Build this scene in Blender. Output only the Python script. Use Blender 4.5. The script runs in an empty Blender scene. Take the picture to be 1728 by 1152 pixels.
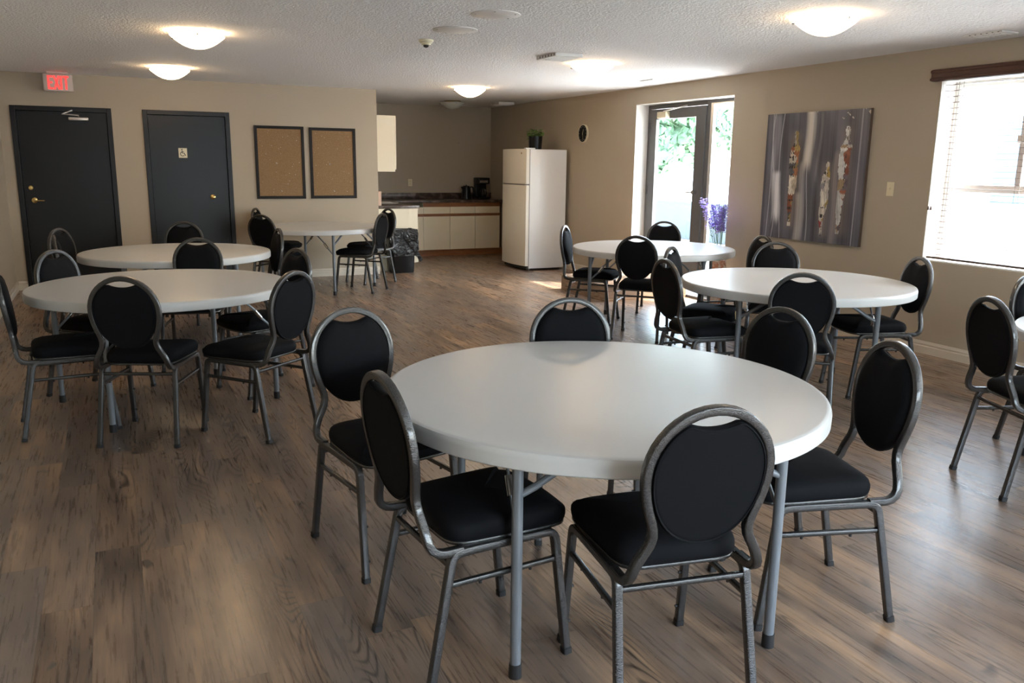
import bpy, bmesh, math, random
from mathutils import Vector, Matrix
PI = math.pi
random.seed(7)
SC = bpy.context.scene
COL = SC.collection

# ------------------------------------------------------------------ camera
cam_d = bpy.data.cameras.new('camera')
cam = bpy.data.objects.new('camera', cam_d); COL.objects.link(cam)
cam_d.sensor_width = 36.0
cam_d.lens = 29.341
cam_d.clip_start = 0.05; cam_d.clip_end = 300
Rv = Vector((0.90328874, -0.42887191, 0.01176202)); Uv = Vector((0.07877855, 0.1927475, 0.97808095)); Fv = Vector((0.42173854, 0.88256291, -0.20789255))
cam.matrix_world = Matrix(((Rv.x, Uv.x, -Fv.x, 0), (Rv.y, Uv.y, -Fv.y, 0), (Rv.z, Uv.z, -Fv.z, 1.5036), (0, 0, 0, 1)))
SC.camera = cam

# ------------------------------------------------------------------ view, world, sun, portals
SC.view_settings.view_transform = 'Standard'
SC.view_settings.look = 'None'
SC.view_settings.gamma = 1.0
SC.view_settings.use_curve_mapping = False
SC.view_settings.exposure = 1.9
W = bpy.data.worlds.new('sky'); SC.world = W; W.use_nodes = True
nt = W.node_tree; nt.nodes.clear()
sky = nt.nodes.new('ShaderNodeTexSky'); sky.sky_type = 'NISHITA'; sky.sun_disc = False
sky.sun_elevation = math.radians(52); sky.sun_rotation = math.radians(122); sky.air_density = 1.2; sky.dust_density = 4.0
mixc = nt.nodes.new('ShaderNodeMix'); mixc.data_type = 'RGBA'; mixc.inputs[0].default_value = 0.55
mixc.inputs[7].default_value = (0.275, 0.315, 0.37, 1)
bg = nt.nodes.new('ShaderNodeBackground'); bg.inputs[1].default_value = 16.5
wo = nt.nodes.new('ShaderNodeOutputWorld')
skm = nt.nodes.new('ShaderNodeVectorMath'); skm.operation = 'SCALE'; skm.inputs[3].default_value = 0.09
nt.links.new(sky.outputs[0], skm.inputs[0]); nt.links.new(skm.outputs[0], mixc.inputs[6])
nt.links.new(mixc.outputs[2], bg.inputs[0]); nt.links.new(bg.outputs[0], wo.inputs[0])

sd = bpy.data.lights.new('sun', 'SUN'); sd.energy = 6.5; sd.angle = math.radians(0.6); sd.color = (1.0, 0.95, 0.87)
so = bpy.data.objects.new('sun', sd); COL.objects.link(so)
so.rotation_euler = Vector((-1.36, 0.87, -2.06)).to_track_quat('-Z', 'Y').to_euler(); so.location = (14, -6, 14)

def portal(loc, rot, sx, sy):
    d = bpy.data.lights.new('daylight_portal', 'AREA'); d.shape = 'RECTANGLE'; d.size = sx; d.size_y = sy
    d.cycles.is_portal = True
    o = bpy.data.objects.new('daylight_portal', d); COL.objects.link(o); o.location = loc; o.rotation_euler = rot
WX = 6.03; WT = 0.27; H = 2.444
portal((WX+0.30, 3.54, 1.48), (0, PI/2, 0), 1.5, 2.5)
portal((WX+0.30, -0.32, 1.48), (0, PI/2, 0), 1.5, 1.9)
portal((WX+0.30, 8.175, 1.2), (0, PI/2, 0), 2.2, 1.9)
portal((2.45, -2.0, 1.33), (PI/2, 0, 0), 2.9, 1.2)

# ------------------------------------------------------------------ material helpers
MAT = {}
def newmat(name):
    m = bpy.data.materials.new(name); m.use_nodes = True
    MAT[name] = m
    return m, m.node_tree, m.node_tree.nodes['Principled BSDF']
def pbsdf(name, col, rough=0.5, metal=0.0, spec=0.5, bump=None, coat=0.0, var=None):
    m, t, b = newmat(name)
    b.inputs['Base Color'].default_value = (*col, 1); b.inputs['Roughness'].default_value = rough
    b.inputs['Metallic'].default_value = metal; b.inputs['Specular IOR Level'].default_value = spec
    b.inputs['Coat Weight'].default_value = coat
    tc = t.nodes.new('ShaderNodeTexCoord')
    if bump:
        n = t.nodes.new('ShaderNodeTexNoise'); n.inputs['Scale'].default_value = bump[0]; n.inputs['Detail'].default_value = 3
        bp = t.nodes.new('ShaderNodeBump'); bp.inputs['Strength'].default_value = bump[1]; bp.inputs['Distance'].default_value = bump[2] if len(bump) > 2 else 0.002
        t.links.new(tc.outputs['Object'], n.inputs['Vector']); t.links.new(n.outputs[0], bp.inputs['Height']); t.links.new(bp.outputs[0], b.inputs['Normal'])
    if var:
        n2 = t.nodes.new('ShaderNodeTexNoise'); n2.inputs['Scale'].default_value = var[0]; n2.inputs['Detail'].default_value = 4
        cr = t.nodes.new('ShaderNodeMix'); cr.data_type = 'RGBA'
        cr.inputs[6].default_value = (*[c*(1-var[1]) for c in col], 1); cr.inputs[7].default_value = (*[min(1, c*(1+var[1])) for c in col], 1)
        t.links.new(tc.outputs['Object'], n2.inputs['Vector']); t.links.new(n2.outputs[0], cr.inputs[0]); t.links.new(cr.outputs[2], b.inputs['Base Color'])
    return m
def emis(name, col, s):
    m, t, b = newmat(name)
    b.inputs['Base Color'].default_value = (*col, 1); b.inputs['Emission Color'].default_value = (*col, 1); b.inputs['Emission Strength'].default_value = s
    return m

pbsdf('wall_paint', (0.445, 0.378, 0.290), 0.6, bump=(160, 0.12), spec=0.3)
pbsdf('baseboard_paint', (0.60, 0.54, 0.45), 0.4)
pbsdf('white_reveal', (0.80, 0.78, 0.74), 0.5)
pbsdf('ceiling_stipple', (0.87, 0.86, 0.85), 0.9, bump=(60, 0.8, 0.012), spec=0.2)
pbsdf('door_charcoal', (0.0085, 0.009, 0.0100), 0.34, spec=0.32, bump=(40, 0.05))
pbsdf('frame_charcoal', (0.012, 0.013, 0.015), 0.36, spec=0.32)
pbsdf('frame_bronze', (0.095, 0.092, 0.090), 0.45)
pbsdf('fabric_black', (0.0050, 0.0053, 0.0068), 0.8, bump=(900, 0.25, 0.0006), spec=0.14)
MAT['fabric_black'].node_tree.nodes['Principled BSDF'].inputs['Sheen Weight'].default_value = 0.0
pbsdf('table_plastic', (0.60, 0.605, 0.60), 0.33, bump=(350, 0.06, 0.0008), var=(2.2, 0.03))
pbsdf('table_leg_steel', (0.20, 0.22, 0.245), 0.38, metal=0.25)
pbsdf('board_frame', (0.012, 0.009, 0.008), 0.5, spec=0.25)
pbsdf('rubber_black', (0.015, 0.015, 0.016), 0.6)
pbsdf('brass', (0.75, 0.55, 0.22), 0.2, metal=1.0)
pbsdf('chrome', (0.75, 0.75, 0.76), 0.18, metal=1.0)
pbsdf('closer_metal', (0.62, 0.60, 0.57), 0.3, metal=0.6)
pbsdf('black_plastic', (0.006, 0.006, 0.007), 0.3, spec=0.35)
pbsdf('white_plastic', (0.82, 0.81, 0.78), 0.4)
pbsdf('ivory_plastic', (0.72, 0.64, 0.45), 0.4)
pbsdf('fridge_white', (0.84, 0.84, 0.825), 0.32, coat=0.2)
pbsdf('fridge_door', (0.84, 0.79, 0.69), 0.3, coat=0.3)
pbsdf('gasket_grey', (0.25, 0.24, 0.22), 0.7)
pbsdf('cabinet_cream', (0.83, 0.745, 0.575), 0.4)
pbsdf('paper_peach', (0.66, 0.47, 0.36), 0.85)
pbsdf('steel', (0.55, 0.55, 0.55), 0.25, metal=1.0)
pbsdf('valance_wood', (0.075, 0.030, 0.018), 0.45, bump=(60, 0.2), var=(18, 0.3))
pbsdf('slat_wood', (0.11, 0.075, 0.06), 0.5)
pbsdf('cord', (0.30, 0.27, 0.24), 0.8)
pbsdf('bark', (0.62, 0.60, 0.55), 0.9)
pbsdf('leaf_outdoor', (0.19, 0.30, 0.21), 0.6, var=(3, 0.4))
pbsdf('leaf_plant', (0.17, 0.27, 0.06), 0.5, var=(30, 0.5))
pbsdf('leaf_stem', (0.14, 0.26, 0.07), 0.6)
pbsdf('petal_purple', (0.50, 0.42, 0.90), 0.7, var=(60, 0.35))
def translucent(name, col, amt):
    t = MAT[name].node_tree; b = t.nodes['Principled BSDF']; tr = t.nodes.new('ShaderNodeBsdfTranslucent'); tr.inputs[0].default_value = (*col, 1)
    mx = t.nodes.new('ShaderNodeMixShader'); mx.inputs[0].default_value = amt; t.links.new(b.outputs[0], mx.inputs[1]); t.links.new(tr.outputs[0], mx.inputs[2]); t.links.new(mx.outputs[0], t.nodes['Material Output'].inputs[0])
translucent('petal_purple', (0.62, 0.52, 0.95), 0.5); translucent('leaf_outdoor', (0.35, 0.5, 0.3), 0.4)
ramp_later = ('vase_orange', 22, [(0.3, (0.50, 0.16, 0.07)), (0.5, (0.66, 0.33, 0.20)), (0.6, (0.80, 0.70, 0.60))], 0.4)
pbsdf('patio', (0.62, 0.60, 0.57), 0.9, var=(1.5, 0.1))
pbsdf('garden_stone', (0.055, 0.068, 0.075), 0.8)
pbsdf('siding', (0.70, 0.70, 0.70), 0.7)
pbsdf('window_blue', (0.10, 0.20, 0.34), 0.15)
pbsdf('car_grey', (0.22, 0.26, 0.32), 0.3)
pbsdf('cream_detector', (0.72, 0.66, 0.45), 0.5)
pbsdf('dark_hole', (0.05, 0.045, 0.04), 0.9)
pbsdf('brass_ring', (0.55, 0.38, 0.20), 0.35, metal=0.8)
emis('exit_red', (1.0, 0.05, 0.045), 0.42)
pbsdf('exit_face', (0.62, 0.55, 0.50), 0.5)

def bag_material():
    m, t, b = newmat('bin_bag')
    b.inputs['Base Color'].default_value = (0.012, 0.012, 0.013, 1); b.inputs['Roughness'].default_value = 0.22
    tc = t.nodes.new('ShaderNodeTexCoord'); n = t.nodes.new('ShaderNodeTexNoise'); n.inputs['Scale'].default_value = 9; n.inputs['Detail'].default_value = 5; n.inputs['Distortion'].default_value = 1.2
    bp = t.nodes.new('ShaderNodeBump'); bp.inputs['Strength'].default_value = 1.0; bp.inputs['Distance'].default_value = 0.05
    t.links.new(tc.outputs['Object'], n.inputs['Vector']); t.links.new(n.outputs[0], bp.inputs['Height']); t.links.new(bp.outputs[0], b.inputs['Normal'])
bag_material()
def hammertone():
    m, t, b = newmat('hammertone')
    b.inputs['Metallic'].default_value = 0.7; b.inputs['Roughness'].default_value = 0.26
    tc = t.nodes.new('ShaderNodeTexCoord'); v = t.nodes.new('ShaderNodeTexVoronoi'); v.inputs['Scale'].default_value = 330
    b.inputs['Coat Weight'].default_value = 0.6; b.inputs['Coat Roughness'].default_value = 0.12
    cr = t.nodes.new('ShaderNodeMix'); cr.data_type = 'RGBA'; cr.inputs[6].default_value = (0.100, 0.098, 0.098, 1); cr.inputs[7].default_value = (0.020, 0.019, 0.019, 1)
    bp = t.nodes.new('ShaderNodeBump'); bp.inputs['Strength'].default_value = 0.55; bp.inputs['Distance'].default_value = 0.002; bp.invert = True
    t.links.new(tc.outputs['Object'], v.inputs['Vector']); t.links.new(v.outputs['Distance'], cr.inputs[0]); t.links.new(v.outputs['Distance'], bp.inputs['Height'])
    t.links.new(cr.outputs[2], b.inputs['Base Color']); t.links.new(bp.outputs[0], b.inputs['Normal'])
hammertone()
def floor_material(name, rot=False):
    m, t, b = newmat(name); N = t.nodes; L = t.links
    def math_(op, a, c=None, d=None):
        n = N.new('ShaderNodeMath'); n.operation = op
        for i, x in enumerate((a, c, d)):
            if x is None: continue
            if isinstance(x, (int, float)): n.inputs[i].default_value = x
            else: L.new(x, n.inputs[i])
        return n.outputs[0]
    tc = N.new('ShaderNodeTexCoord'); sp = N.new('ShaderNodeSeparateXYZ'); L.new(tc.outputs['Object'], sp.inputs[0])
    X, Y, Z = sp.outputs
    if rot: Y, X = Y, Z
    PW, PL = 0.16, 1.22
    u = math_('DIVIDE', X, PW); row = math_('FLOOR', u)
    wn = N.new('ShaderNodeTexWhiteNoise'); wn.noise_dimensions = '1D'; L.new(row, wn.inputs['W'])
    v = math_('ADD', math_('DIVIDE', Y, PL), math_('MULTIPLY', wn.outputs['Value'], 7.3)); pid = math_('FLOOR', v)
    cb = N.new('ShaderNodeCombineXYZ'); L.new(row, cb.inputs[0]); L.new(pid, cb.inputs[1])
    wp = N.new('ShaderNodeTexWhiteNoise'); wp.noise_dimensions = '3D'; L.new(cb.outputs[0], wp.inputs['Vector'])
    spc = N.new('ShaderNodeSeparateColor'); L.new(wp.outputs['Color'], spc.inputs[0])
    r1, r2, r3 = spc.outputs
    # grain coordinates: stretched along the plank, shifted per plank
    g = N.new('ShaderNodeCombineXYZ')
    L.new(math_('ADD', X, math_('MULTIPLY', r1, 37.0)), g.inputs[0]); L.new(math_('ADD', math_('MULTIPLY', Y, 0.16), math_('MULTIPLY', r2, 23.0)), g.inputs[1]); L.new(math_('MULTIPLY', r3, 11.0), g.inputs[2])
    st = N.new('ShaderNodeCombineXYZ'); L.new(math_('ADD', X, math_('MULTIPLY', r1, 17.0)), st.inputs[0]); L.new(math_('ADD', math_('MULTIPLY', Y, 0.045), math_('MULTIPLY', r2, 5.0)), st.inputs[1])
    def noise(scale, det, dist=0.0, vec=None, rough=0.55):
        n = N.new('ShaderNodeTexNoise'); n.inputs['Scale'].default_value = scale; n.inputs['Detail'].default_value = det
        n.inputs['Distortion'].default_value = dist; n.inputs['Roughness'].default_value = rough
        L.new(vec if vec else g.outputs[0], n.inputs['Vector']); return n.outputs[0]
    big = noise(8.0, 4, 0.3); fine = noise(70, 5, 0.2, st.outputs[0], 0.65)
    cath = noise(6.5, 0.6, 0.25)
    rings = math_('ABSOLUTE', math_('SUBTRACT', math_('FRACT', math_('MULTIPLY', cath, 30.0)), 0.5))      # cathedral rings
    ringmask = noise(4.0, 1)
    line = N.new('ShaderNodeMapRange'); line.inputs['From Min'].default_value = 0.0; line.inputs['From Max'].default_value = 0.26; line.inputs['To Min'].default_value = 1.0; line.inputs['To Max'].default_value = 0.0
    L.new(rings, line.inputs['Value'])
    mk = N.new('ShaderNodeMapRange'); mk.inputs['From Min'].default_value = 0.55; mk.inputs['From Max'].default_value = 0.63; L.new(ringmask, mk.inputs['Value'])
    dark = math_('MULTIPLY', line.outputs[0], mk.outputs[0])
    ramp = N.new('ShaderNodeValToRGB'); e = ramp.color_ramp.elements
    e[0].position = 0.12; e[0].color = (0.060, 0.042, 0.032, 1); e[1].position = 0.92; e[1].color = (0.50, 0.31, 0.175, 1)
    x = e.new(0.38); x.color = (0.165, 0.108, 0.073, 1); x = e.new(0.62); x.color = (0.280, 0.184, 0.118, 1)
    tone = math_('ADD', math_('ADD', math_('MULTIPLY', big, 1.5), math_('MULTIPLY', fine, 0.9)), math_('ADD', math_('MULTIPLY', r3, 0.22), -0.78))
    L.new(tone, ramp.inputs[0])
    grey = N.new('ShaderNodeMix'); grey.data_type = 'RGBA'; grey.inputs[7].default_value = (0.185, 0.158, 0.142, 1)
    L.new(math_('MULTIPLY', noise(2.3, 2), math_('MULTIPLY', r2, 1.1)), grey.inputs[0]); L.new(ramp.outputs[0], grey.inputs[6])
    mul = N.new('ShaderNodeMix'); mul.data_type = 'RGBA'; mul.inputs[7].default_value = (0.030, 0.021, 0.017, 1)
    L.new(math_('MULTIPLY', dark, 0.85), mul.inputs[0]); L.new(grey.outputs[2], mul.inputs[6])
    # dark knots / scars
    k2 = N.new('ShaderNodeCombineXYZ'); L.new(math_('ADD', X, math_('MULTIPLY', r2, 9.0)), k2.inputs[0]); L.new(math_('MULTIPLY', Y, 0.6), k2.inputs[1])
    kn = N.new('ShaderNodeMapRange'); kn.inputs['From Min'].default_value = 0.685; kn.inputs['From Max'].default_value = 0.75
    L.new(noise(9, 2, 0.5, k2.outputs[0]), kn.inputs['Value'])
    mk2 = N.new('ShaderNodeMix'); mk2.data_type = 'RGBA'; mk2.inputs[7].default_value = (0.045, 0.034, 0.030, 1)
    L.new(math_('MULTIPLY', kn.outputs[0], 0.75), mk2.inputs[0]); L.new(mul.outputs[2], mk2.inputs[6])
    # seams
    fu = math_('ABSOLUTE', math_('SUBTRACT', math_('FRACT', u), 0.5)); fv = math_('ABSOLUTE', math_('SUBTRACT', math_('FRACT', v), 0.5))
    seam = math_('MAXIMUM', math_('GREATER_THAN', fu, 0.5-0.0011/PW), math_('GREATER_THAN', fv, 0.5-0.0011/PL))
    sm = N.new('ShaderNodeMix'); sm.data_type = 'RGBA'; sm.inputs[7].default_value = (0.05, 0.038, 0.032, 1)
    L.new(math_('MULTIPLY', seam, 0.6), sm.inputs[0]); L.new(mk2.outputs[2], sm.inputs[6])
    L.new(sm.outputs[2], b.inputs['Base Color'])
    rg = N.new('ShaderNodeMapRange'); rg.inputs['To Min'].default_value = 0.21; rg.inputs['To Max'].default_value = 0.36; L.new(fine, rg.inputs['Value']); L.new(rg.outputs[0], b.inputs['Roughness'])
    b.inputs['Specular IOR Level'].default_value = 0.55
    bp = N.new('ShaderNodeBump'); bp.inputs['Strength'].default_value = 0.10; bp.inputs['Distance'].default_value = 0.001
    L.new(math_('SUBTRACT', fine, math_('ADD', math_('MULTIPLY', seam, 1.0), math_('MULTIPLY', dark, 0.5))), bp.inputs['Height']); L.new(bp.outputs[0], b.inputs['Normal'])
floor_material('vinyl_plank'); floor_material('vinyl_plank_riser', rot=True)
def ramp_mat(name, scale, cols, rough, dist=0.6, detail=6, bump=0.0, stretch=(1, 1, 1)):
    m, t, b = newmat(name); tc = t.nodes.new('ShaderNodeTexCoord'); mp = t.nodes.new('ShaderNodeMapping'); mp.inputs['Scale'].default_value = stretch
    n = t.nodes.new('ShaderNodeTexNoise'); n.inputs['Scale'].default_value = scale; n.inputs['Detail'].default_value = detail; n.inputs['Distortion'].default_value = dist
    r = t.nodes.new('ShaderNodeValToRGB'); e = r.color_ramp.elements
    e[0].position = cols[0][0]; e[0].color = (*cols[0][1], 1); e[1].position = cols[-1][0]; e[1].color = (*cols[-1][1], 1)
    for p_, c_ in cols[1:-1]: x = e.new(p_); x.color = (*c_, 1)
    t.links.new(tc.outputs['Object'], mp.inputs[0]); t.links.new(mp.outputs[0], n.inputs['Vector']); t.links.new(n.outputs[0], r.inputs[0]); t.links.new(r.outputs[0], b.inputs['Base Color'])
    b.inputs['Roughness'].default_value = rough
    if bump:
        bp = t.nodes.new('ShaderNodeBump'); bp.inputs['Strength'].default_value = bump; bp.inputs['Distance'].default_value = 0.002
        t.links.new(n.outputs[0], bp.inputs['Height']); t.links.new(bp.outputs[0], b.inputs['Normal'])
ramp_mat('laminate_brown', 9, [(0.32, (0.030, 0.020, 0.017)), (0.5, (0.075, 0.048, 0.038)), (0.62, (0.16, 0.12, 0.10)), (0.75, (0.26, 0.21, 0.19))], 0.28)
ramp_mat('wood_orange', 14, [(0.3, (0.20, 0.075, 0.026)), (0.7, (0.34, 0.14, 0.05))], 0.4, stretch=(0.3, 0.3, 4))
ramp_mat('cork', 160, [(0.3, (0.17, 0.095, 0.040)), (0.5, (0.26, 0.155, 0.072)), (0.75, (0.40, 0.27, 0.15))], 0.9, bump=0.3)
ramp_mat(*ramp_later)
def attr_mat(name, attr, rough):
    m, t, b = newmat(name); a = t.nodes.new('ShaderNodeAttribute'); a.attribute_name = attr
    t.links.new(a.outputs['Color'], b.inputs['Base Color']); b.inputs['Roughness'].default_value = rough
    return m, t, b
attr_mat('painted_canvas', 'paint', 0.32)
def glass():
    m, t, b = newmat('window_glass'); t.nodes.remove(b)
    tr = t.nodes.new('ShaderNodeBsdfTransparent'); tr.inputs[0].default_value = (0.93, 0.96, 0.96, 1)
    gl = t.nodes.new('ShaderNodeBsdfGlossy'); gl.inputs['Roughness'].default_value = 0.02
    fr = t.nodes.new('ShaderNodeFresnel'); fr.inputs[0].default_value = 1.45
    mx = t.nodes.new('ShaderNodeMixShader'); ge = t.nodes.new('ShaderNodeNewGeometry'); iv = t.nodes.new('ShaderNodeMath'); iv.operation = 'SUBTRACT'; iv.inputs[0].default_value = 1.0; t.links.new(ge.outputs['Backfacing'], iv.inputs[1])
    ml = t.nodes.new('ShaderNodeMath'); ml.operation = 'MULTIPLY'; t.links.new(iv.outputs[0], ml.inputs[0]); t.links.new(fr.outputs[0], ml.inputs[1]); t.links.new(ml.outputs[0], mx.inputs[0]); t.links.new(tr.outputs[0], mx.inputs[1]); t.links.new(gl.outputs[0], mx.inputs[2])
    t.links.new(mx.outputs[0], t.nodes['Material Output'].inputs[0])
glass()
def lamp_glass(name, strength):
    m, t, b = newmat(name); b.inputs['Base Color'].default_value = (0.85, 0.82, 0.74, 1); b.inputs['Roughness'].default_value = 0.35
    b.inputs['Emission Color'].default_value = (1.0, 0.71, 0.42, 1); b.inputs['Emission Strength'].default_value = strength
lamp_glass('lamp_glass_lit', 5.2)
pbsdf('lamp_glass_off', (0.50, 0.50, 0.45), 0.3)

# ------------------------------------------------------------------ mesh helpers
def obj(name, bm, mat, parent=None, smooth=None, loc=None):
    me = bpy.data.meshes.new(name)
    bm.normal_update(); bm.to_mesh(me); bm.free()
    ms = mat if isinstance(mat, (list, tuple)) else [mat]
    for x in ms: me.materials.append(MAT[x])
    if smooth is not None:
        for p_ in me.polygons: p_.use_smooth = True
        me.set_sharp_from_angle(angle=math.radians(smooth))
    o = bpy.data.objects.new(name, me); COL.objects.link(o)
    if parent: o.parent = parent
    if loc: o.location = loc
    return o
def tag(o, label, cat, group=None):
    o['label'] = label; o['category'] = cat
    if group: o['group'] = group
    return o
def empty(name, loc, label, cat, group=None, rz=0):
    o = bpy.data.objects.new(name, None); COL.objects.link(o); o.location = loc; o.rotation_euler = (0, 0, rz); o.empty_display_size = 0.1
    return tag(o, label, cat, group)
def struct(name, bm, mat, **k):
    o = obj(name, bm, mat, **k)
    if not k.get('parent'): o['kind'] = 'structure'
    return o
def box(bm, x0, x1, y0, y1, z0, z1, bev=0.0, seg=2, mi=0):
    vs = [bm.verts.new((x, y, z)) for x in (x0, x1) for y in (y0, y1) for z in (z0, z1)]
    F = [(0, 1, 3, 2), (4, 6, 7, 5), (0, 4, 5, 1), (2, 3, 7, 6), (0, 2, 6, 4), (1, 5, 7, 3)]
    fs = [bm.faces.new([vs[i] for i in f]) for f in F]
    for f in fs: f.material_index = mi
    if bev:
        es = list({e for f in fs for e in f.edges})
        bmesh.ops.bevel(bm, geom=es, offset=bev, segments=seg, profile=0.5, affect='EDGES')
    return bm
def B(*a, **k): return box(bmesh.new(), *a, **k)
def xf(bm, M, verts=None):
    bmesh.ops.transform(bm, matrix=M, verts=verts or bm.verts[:]); return bm
def rrect(a, b, r, n=3):
    pts = []
    for cx, cy, a0 in ((a-r, b-r, 0), (-(a-r), b-r, PI/2), (-(a-r), -(b-r), PI), (a-r, -(b-r), 3*PI/2)):
        for i in range(n+1):
            t = a0+i/n*PI/2; pts.append((cx+r*math.cos(t), cy+r*math.sin(t)))
    return pts
def circ(r, n=12): return [(r*math.cos(2*PI*i/n), r*math.sin(2*PI*i/n)) for i in range(n)]
def sweep(bm, pts, prof, hint=(0, 0, 1), closed=False, cap=True):
    """prof point (u,v): u along side = tangent x hint, v along the remaining normal (close to hint)"""
    pts = [Vector(p_) for p_ in pts]; hint = Vector(hint); n = len(pts); rings = []
    for i, p_ in enumerate(pts):
        if closed: t = pts[(i+1) % n]-pts[i-1]
        else: t = pts[min(i+1, n-1)]-pts[max(i-1, 0)]
        t.normalize(); s = t.cross(hint)
        if s.length < 1e-4: s = t.cross(Vector((1, 0, 0)))
        s.normalize(); v = s.cross(t)
        k = 1.0
        if (closed or 0 < i < n-1):
            d1 = (pts[i]-pts[i-1]).normalized(); k = 1/max(0.6, math.sqrt(max(0.0, (1+d1.dot((pts[(i+1) % n]-pts[i]).normalized()))/2)))
        rings.append([bm.verts.new(p_+s*a*k+v*b_) for a, b_ in prof])
    m = len(prof)
    for i in range(n if closed else n-1):
        A, C = rings[i], rings[(i+1) % n]
        for j in range(m): bm.faces.new((A[j], A[(j+1) % m], C[(j+1) % m], C[j]))
    if cap and not closed:
        bm.faces.new(rings[0][::-1]); bm.faces.new(rings[-1])
    return bm
def cyl(bm, p0, p1, r0, r1=None, n=16):
    p0 = Vector(p0); p1 = Vector(p1); r1 = r0 if r1 is None else r1; d = (p1-p0).normalized()
    s = d.cross(Vector((0, 0, 1)) if abs(d.z) < 0.9 else Vector((1, 0, 0))).normalized(); v = d.cross(s)
    A = [bm.verts.new(p0+(s*math.cos(2*PI*i/n)+v*math.sin(2*PI*i/n))*r0) for i in range(n)]
    C = [bm.verts.new(p1+(s*math.cos(2*PI*i/n)+v*math.sin(2*PI*i/n))*r1) for i in range(n)]
    for j in range(n): bm.faces.new((A[j], A[(j+1) % n], C[(j+1) % n], C[j]))
    bm.faces.new(A[::-1]); bm.faces.new(C)
    return bm
def lathe(bm, prof, n=32, c=(0, 0, 0), close=False):
    rings = []
    for r, z in prof:
        if r < 1e-6: rings.append([bm.verts.new((c[0], c[1], c[2]+z))])
        else: rings.append([bm.verts.new((c[0]+r*math.cos(2*PI*i/n), c[1]+r*math.sin(2*PI*i/n), c[2]+z)) for i in range(n)])
    for A, C in zip(rings[:-1], rings[1:]):
        for j in range(n):
            k = (j+1) % n
            if len(A) == 1 and len(C) > 1: bm.faces.new((A[0], C[k], C[j]))
            elif len(C) == 1 and len(A) > 1: bm.faces.new((A[j], A[k], C[0]))
            elif len(A) > 1: bm.faces.new((A[j], A[k], C[k], C[j]))
    return bm
def arc(c, r, a0, a1, n, ax):
    """points on an arc round c in the plane of the two axes ax"""
    return [Vector(c)+Vector(ax[0])*r*math.cos(a0+(a1-a0)*i/n)+Vector(ax[1])*r*math.sin(a0+(a1-a0)*i/n) for i in range(n+1)]
def fillet(pts, r, n=5):
    pts = [Vector(p_) for p_ in pts]; out = [pts[0]]
    for i in range(1, len(pts)-1):
        a = pts[i-1]-pts[i]; b_ = pts[i+1]-pts[i]; la, lb = a.length, b_.length
        rr = min(r, la*0.49, lb*0.49); pa = pts[i]+a/la*rr; pb = pts[i]+b_/lb*rr
        for k in range(n+1):
            t = k/n; out.append(pa*(1-t)**2+pts[i]*2*t*(1-t)+pb*t*t)
    out.append(pts[-1]); return out
def copy_tree(o, parent=None):
    c = o.copy(); COL.objects.link(c); c.parent = parent
    for ch in list(o.children): copy_tree(ch, c)
    return c

# ------------------------------------------------------------------ room shell
LX = -1.05; BY = 11.143; KY = 13.56; CX = 3.29; RY = -1.7
struct('floor', B(LX-0.1, WX+WT, RY-0.1, KY+0.1, -0.1, 0.0), 'vinyl_plank')
struct('ceiling', B(LX-0.1, WX+WT, RY-0.2, KY+0.1, H, H+0.15), 'ceiling_stipple')
struct('wall_left', B(LX-0.12, LX, RY, BY+0.12, 0, H), 'wall_paint')
def wall_open(name, mk, a0, a1, opens, mat='wall_paint'):
    """mk(bm,a,b,z0,z1) adds one block; opens = [(a,b,z0,z1)] sorted along the wall"""
    bm = bmesh.new(); cur = a0
    for a, b_, z0, z1 in opens:
        if a > cur: mk(bm, cur, a, 0, H)
        if z0 > 0: mk(bm, a, b_, 0, z0)
        mk(bm, a, b_, z1, H); cur = b_
    if cur < a1: mk(bm, cur, a1, 0, H)
    return struct(name, bm, mat)
D1 = (-0.936, 0.093); D2 = (0.425, 1.412); DZ = 2.083
wall_open('wall_back', lambda bm, a, b_, z0, z1: box(bm, a, b_, BY, BY+0.12, z0, z1), LX, CX, [(D1[0]+0.03, D1[1]-0.03, 0, DZ-0.03), (D2[0]+0.03, D2[1]-0.03, 0, DZ-0.03)])
RD = (7.25, 9.10, 0, 2.246); RW1 = (2.3, 4.775, 0.765, 2.19); RW2 = (-1.25, 0.6, 0.765, 2.19)
wall_open('wall_right', lambda bm, a, b_, z0, z1: box(bm, WX, WX+WT, a, b_, z0, z1), RY, KY, [RW2, RW1, RD])
wall_open('wall_front', lambda bm, a, b_, z0, z1: box(bm, a, b_, RY-0.2, RY, z0, z1), LX, WX, [(1.0, 3.9, 0.75, 1.9)])
struct('wall_alcove', B(CX-0.12, CX, BY+0.12, KY, 0, H), 'wall_paint')
struct('wall_kitchen', B(CX-0.12, WX+WT, KY, KY+0.1, 0, H), 'wall_paint')
# painted linings of the deep reveals
def lining(name, y0, y1, z0, z1, bottom=True):
    bm = bmesh.new(); x0, x1 = WX+0.002, WX+WT-0.002; t = 0.006
    box(bm, x0, x1, y0, y0+t, z0, z1); box(bm, x0, x1, y1-t, y1, z0, z1); box(bm, x0, x1, y0+t, y1-t, z1-t, z1)
    if bottom: box(bm, x0-0.002, x1, y0+t, y1-t, z0, z0+t)
    struct(name, bm, 'white_reveal')
lining('trim_1', *RD, bottom=False)
lining('trim_2', *RW1); lining('trim_3', *RW2)
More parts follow.
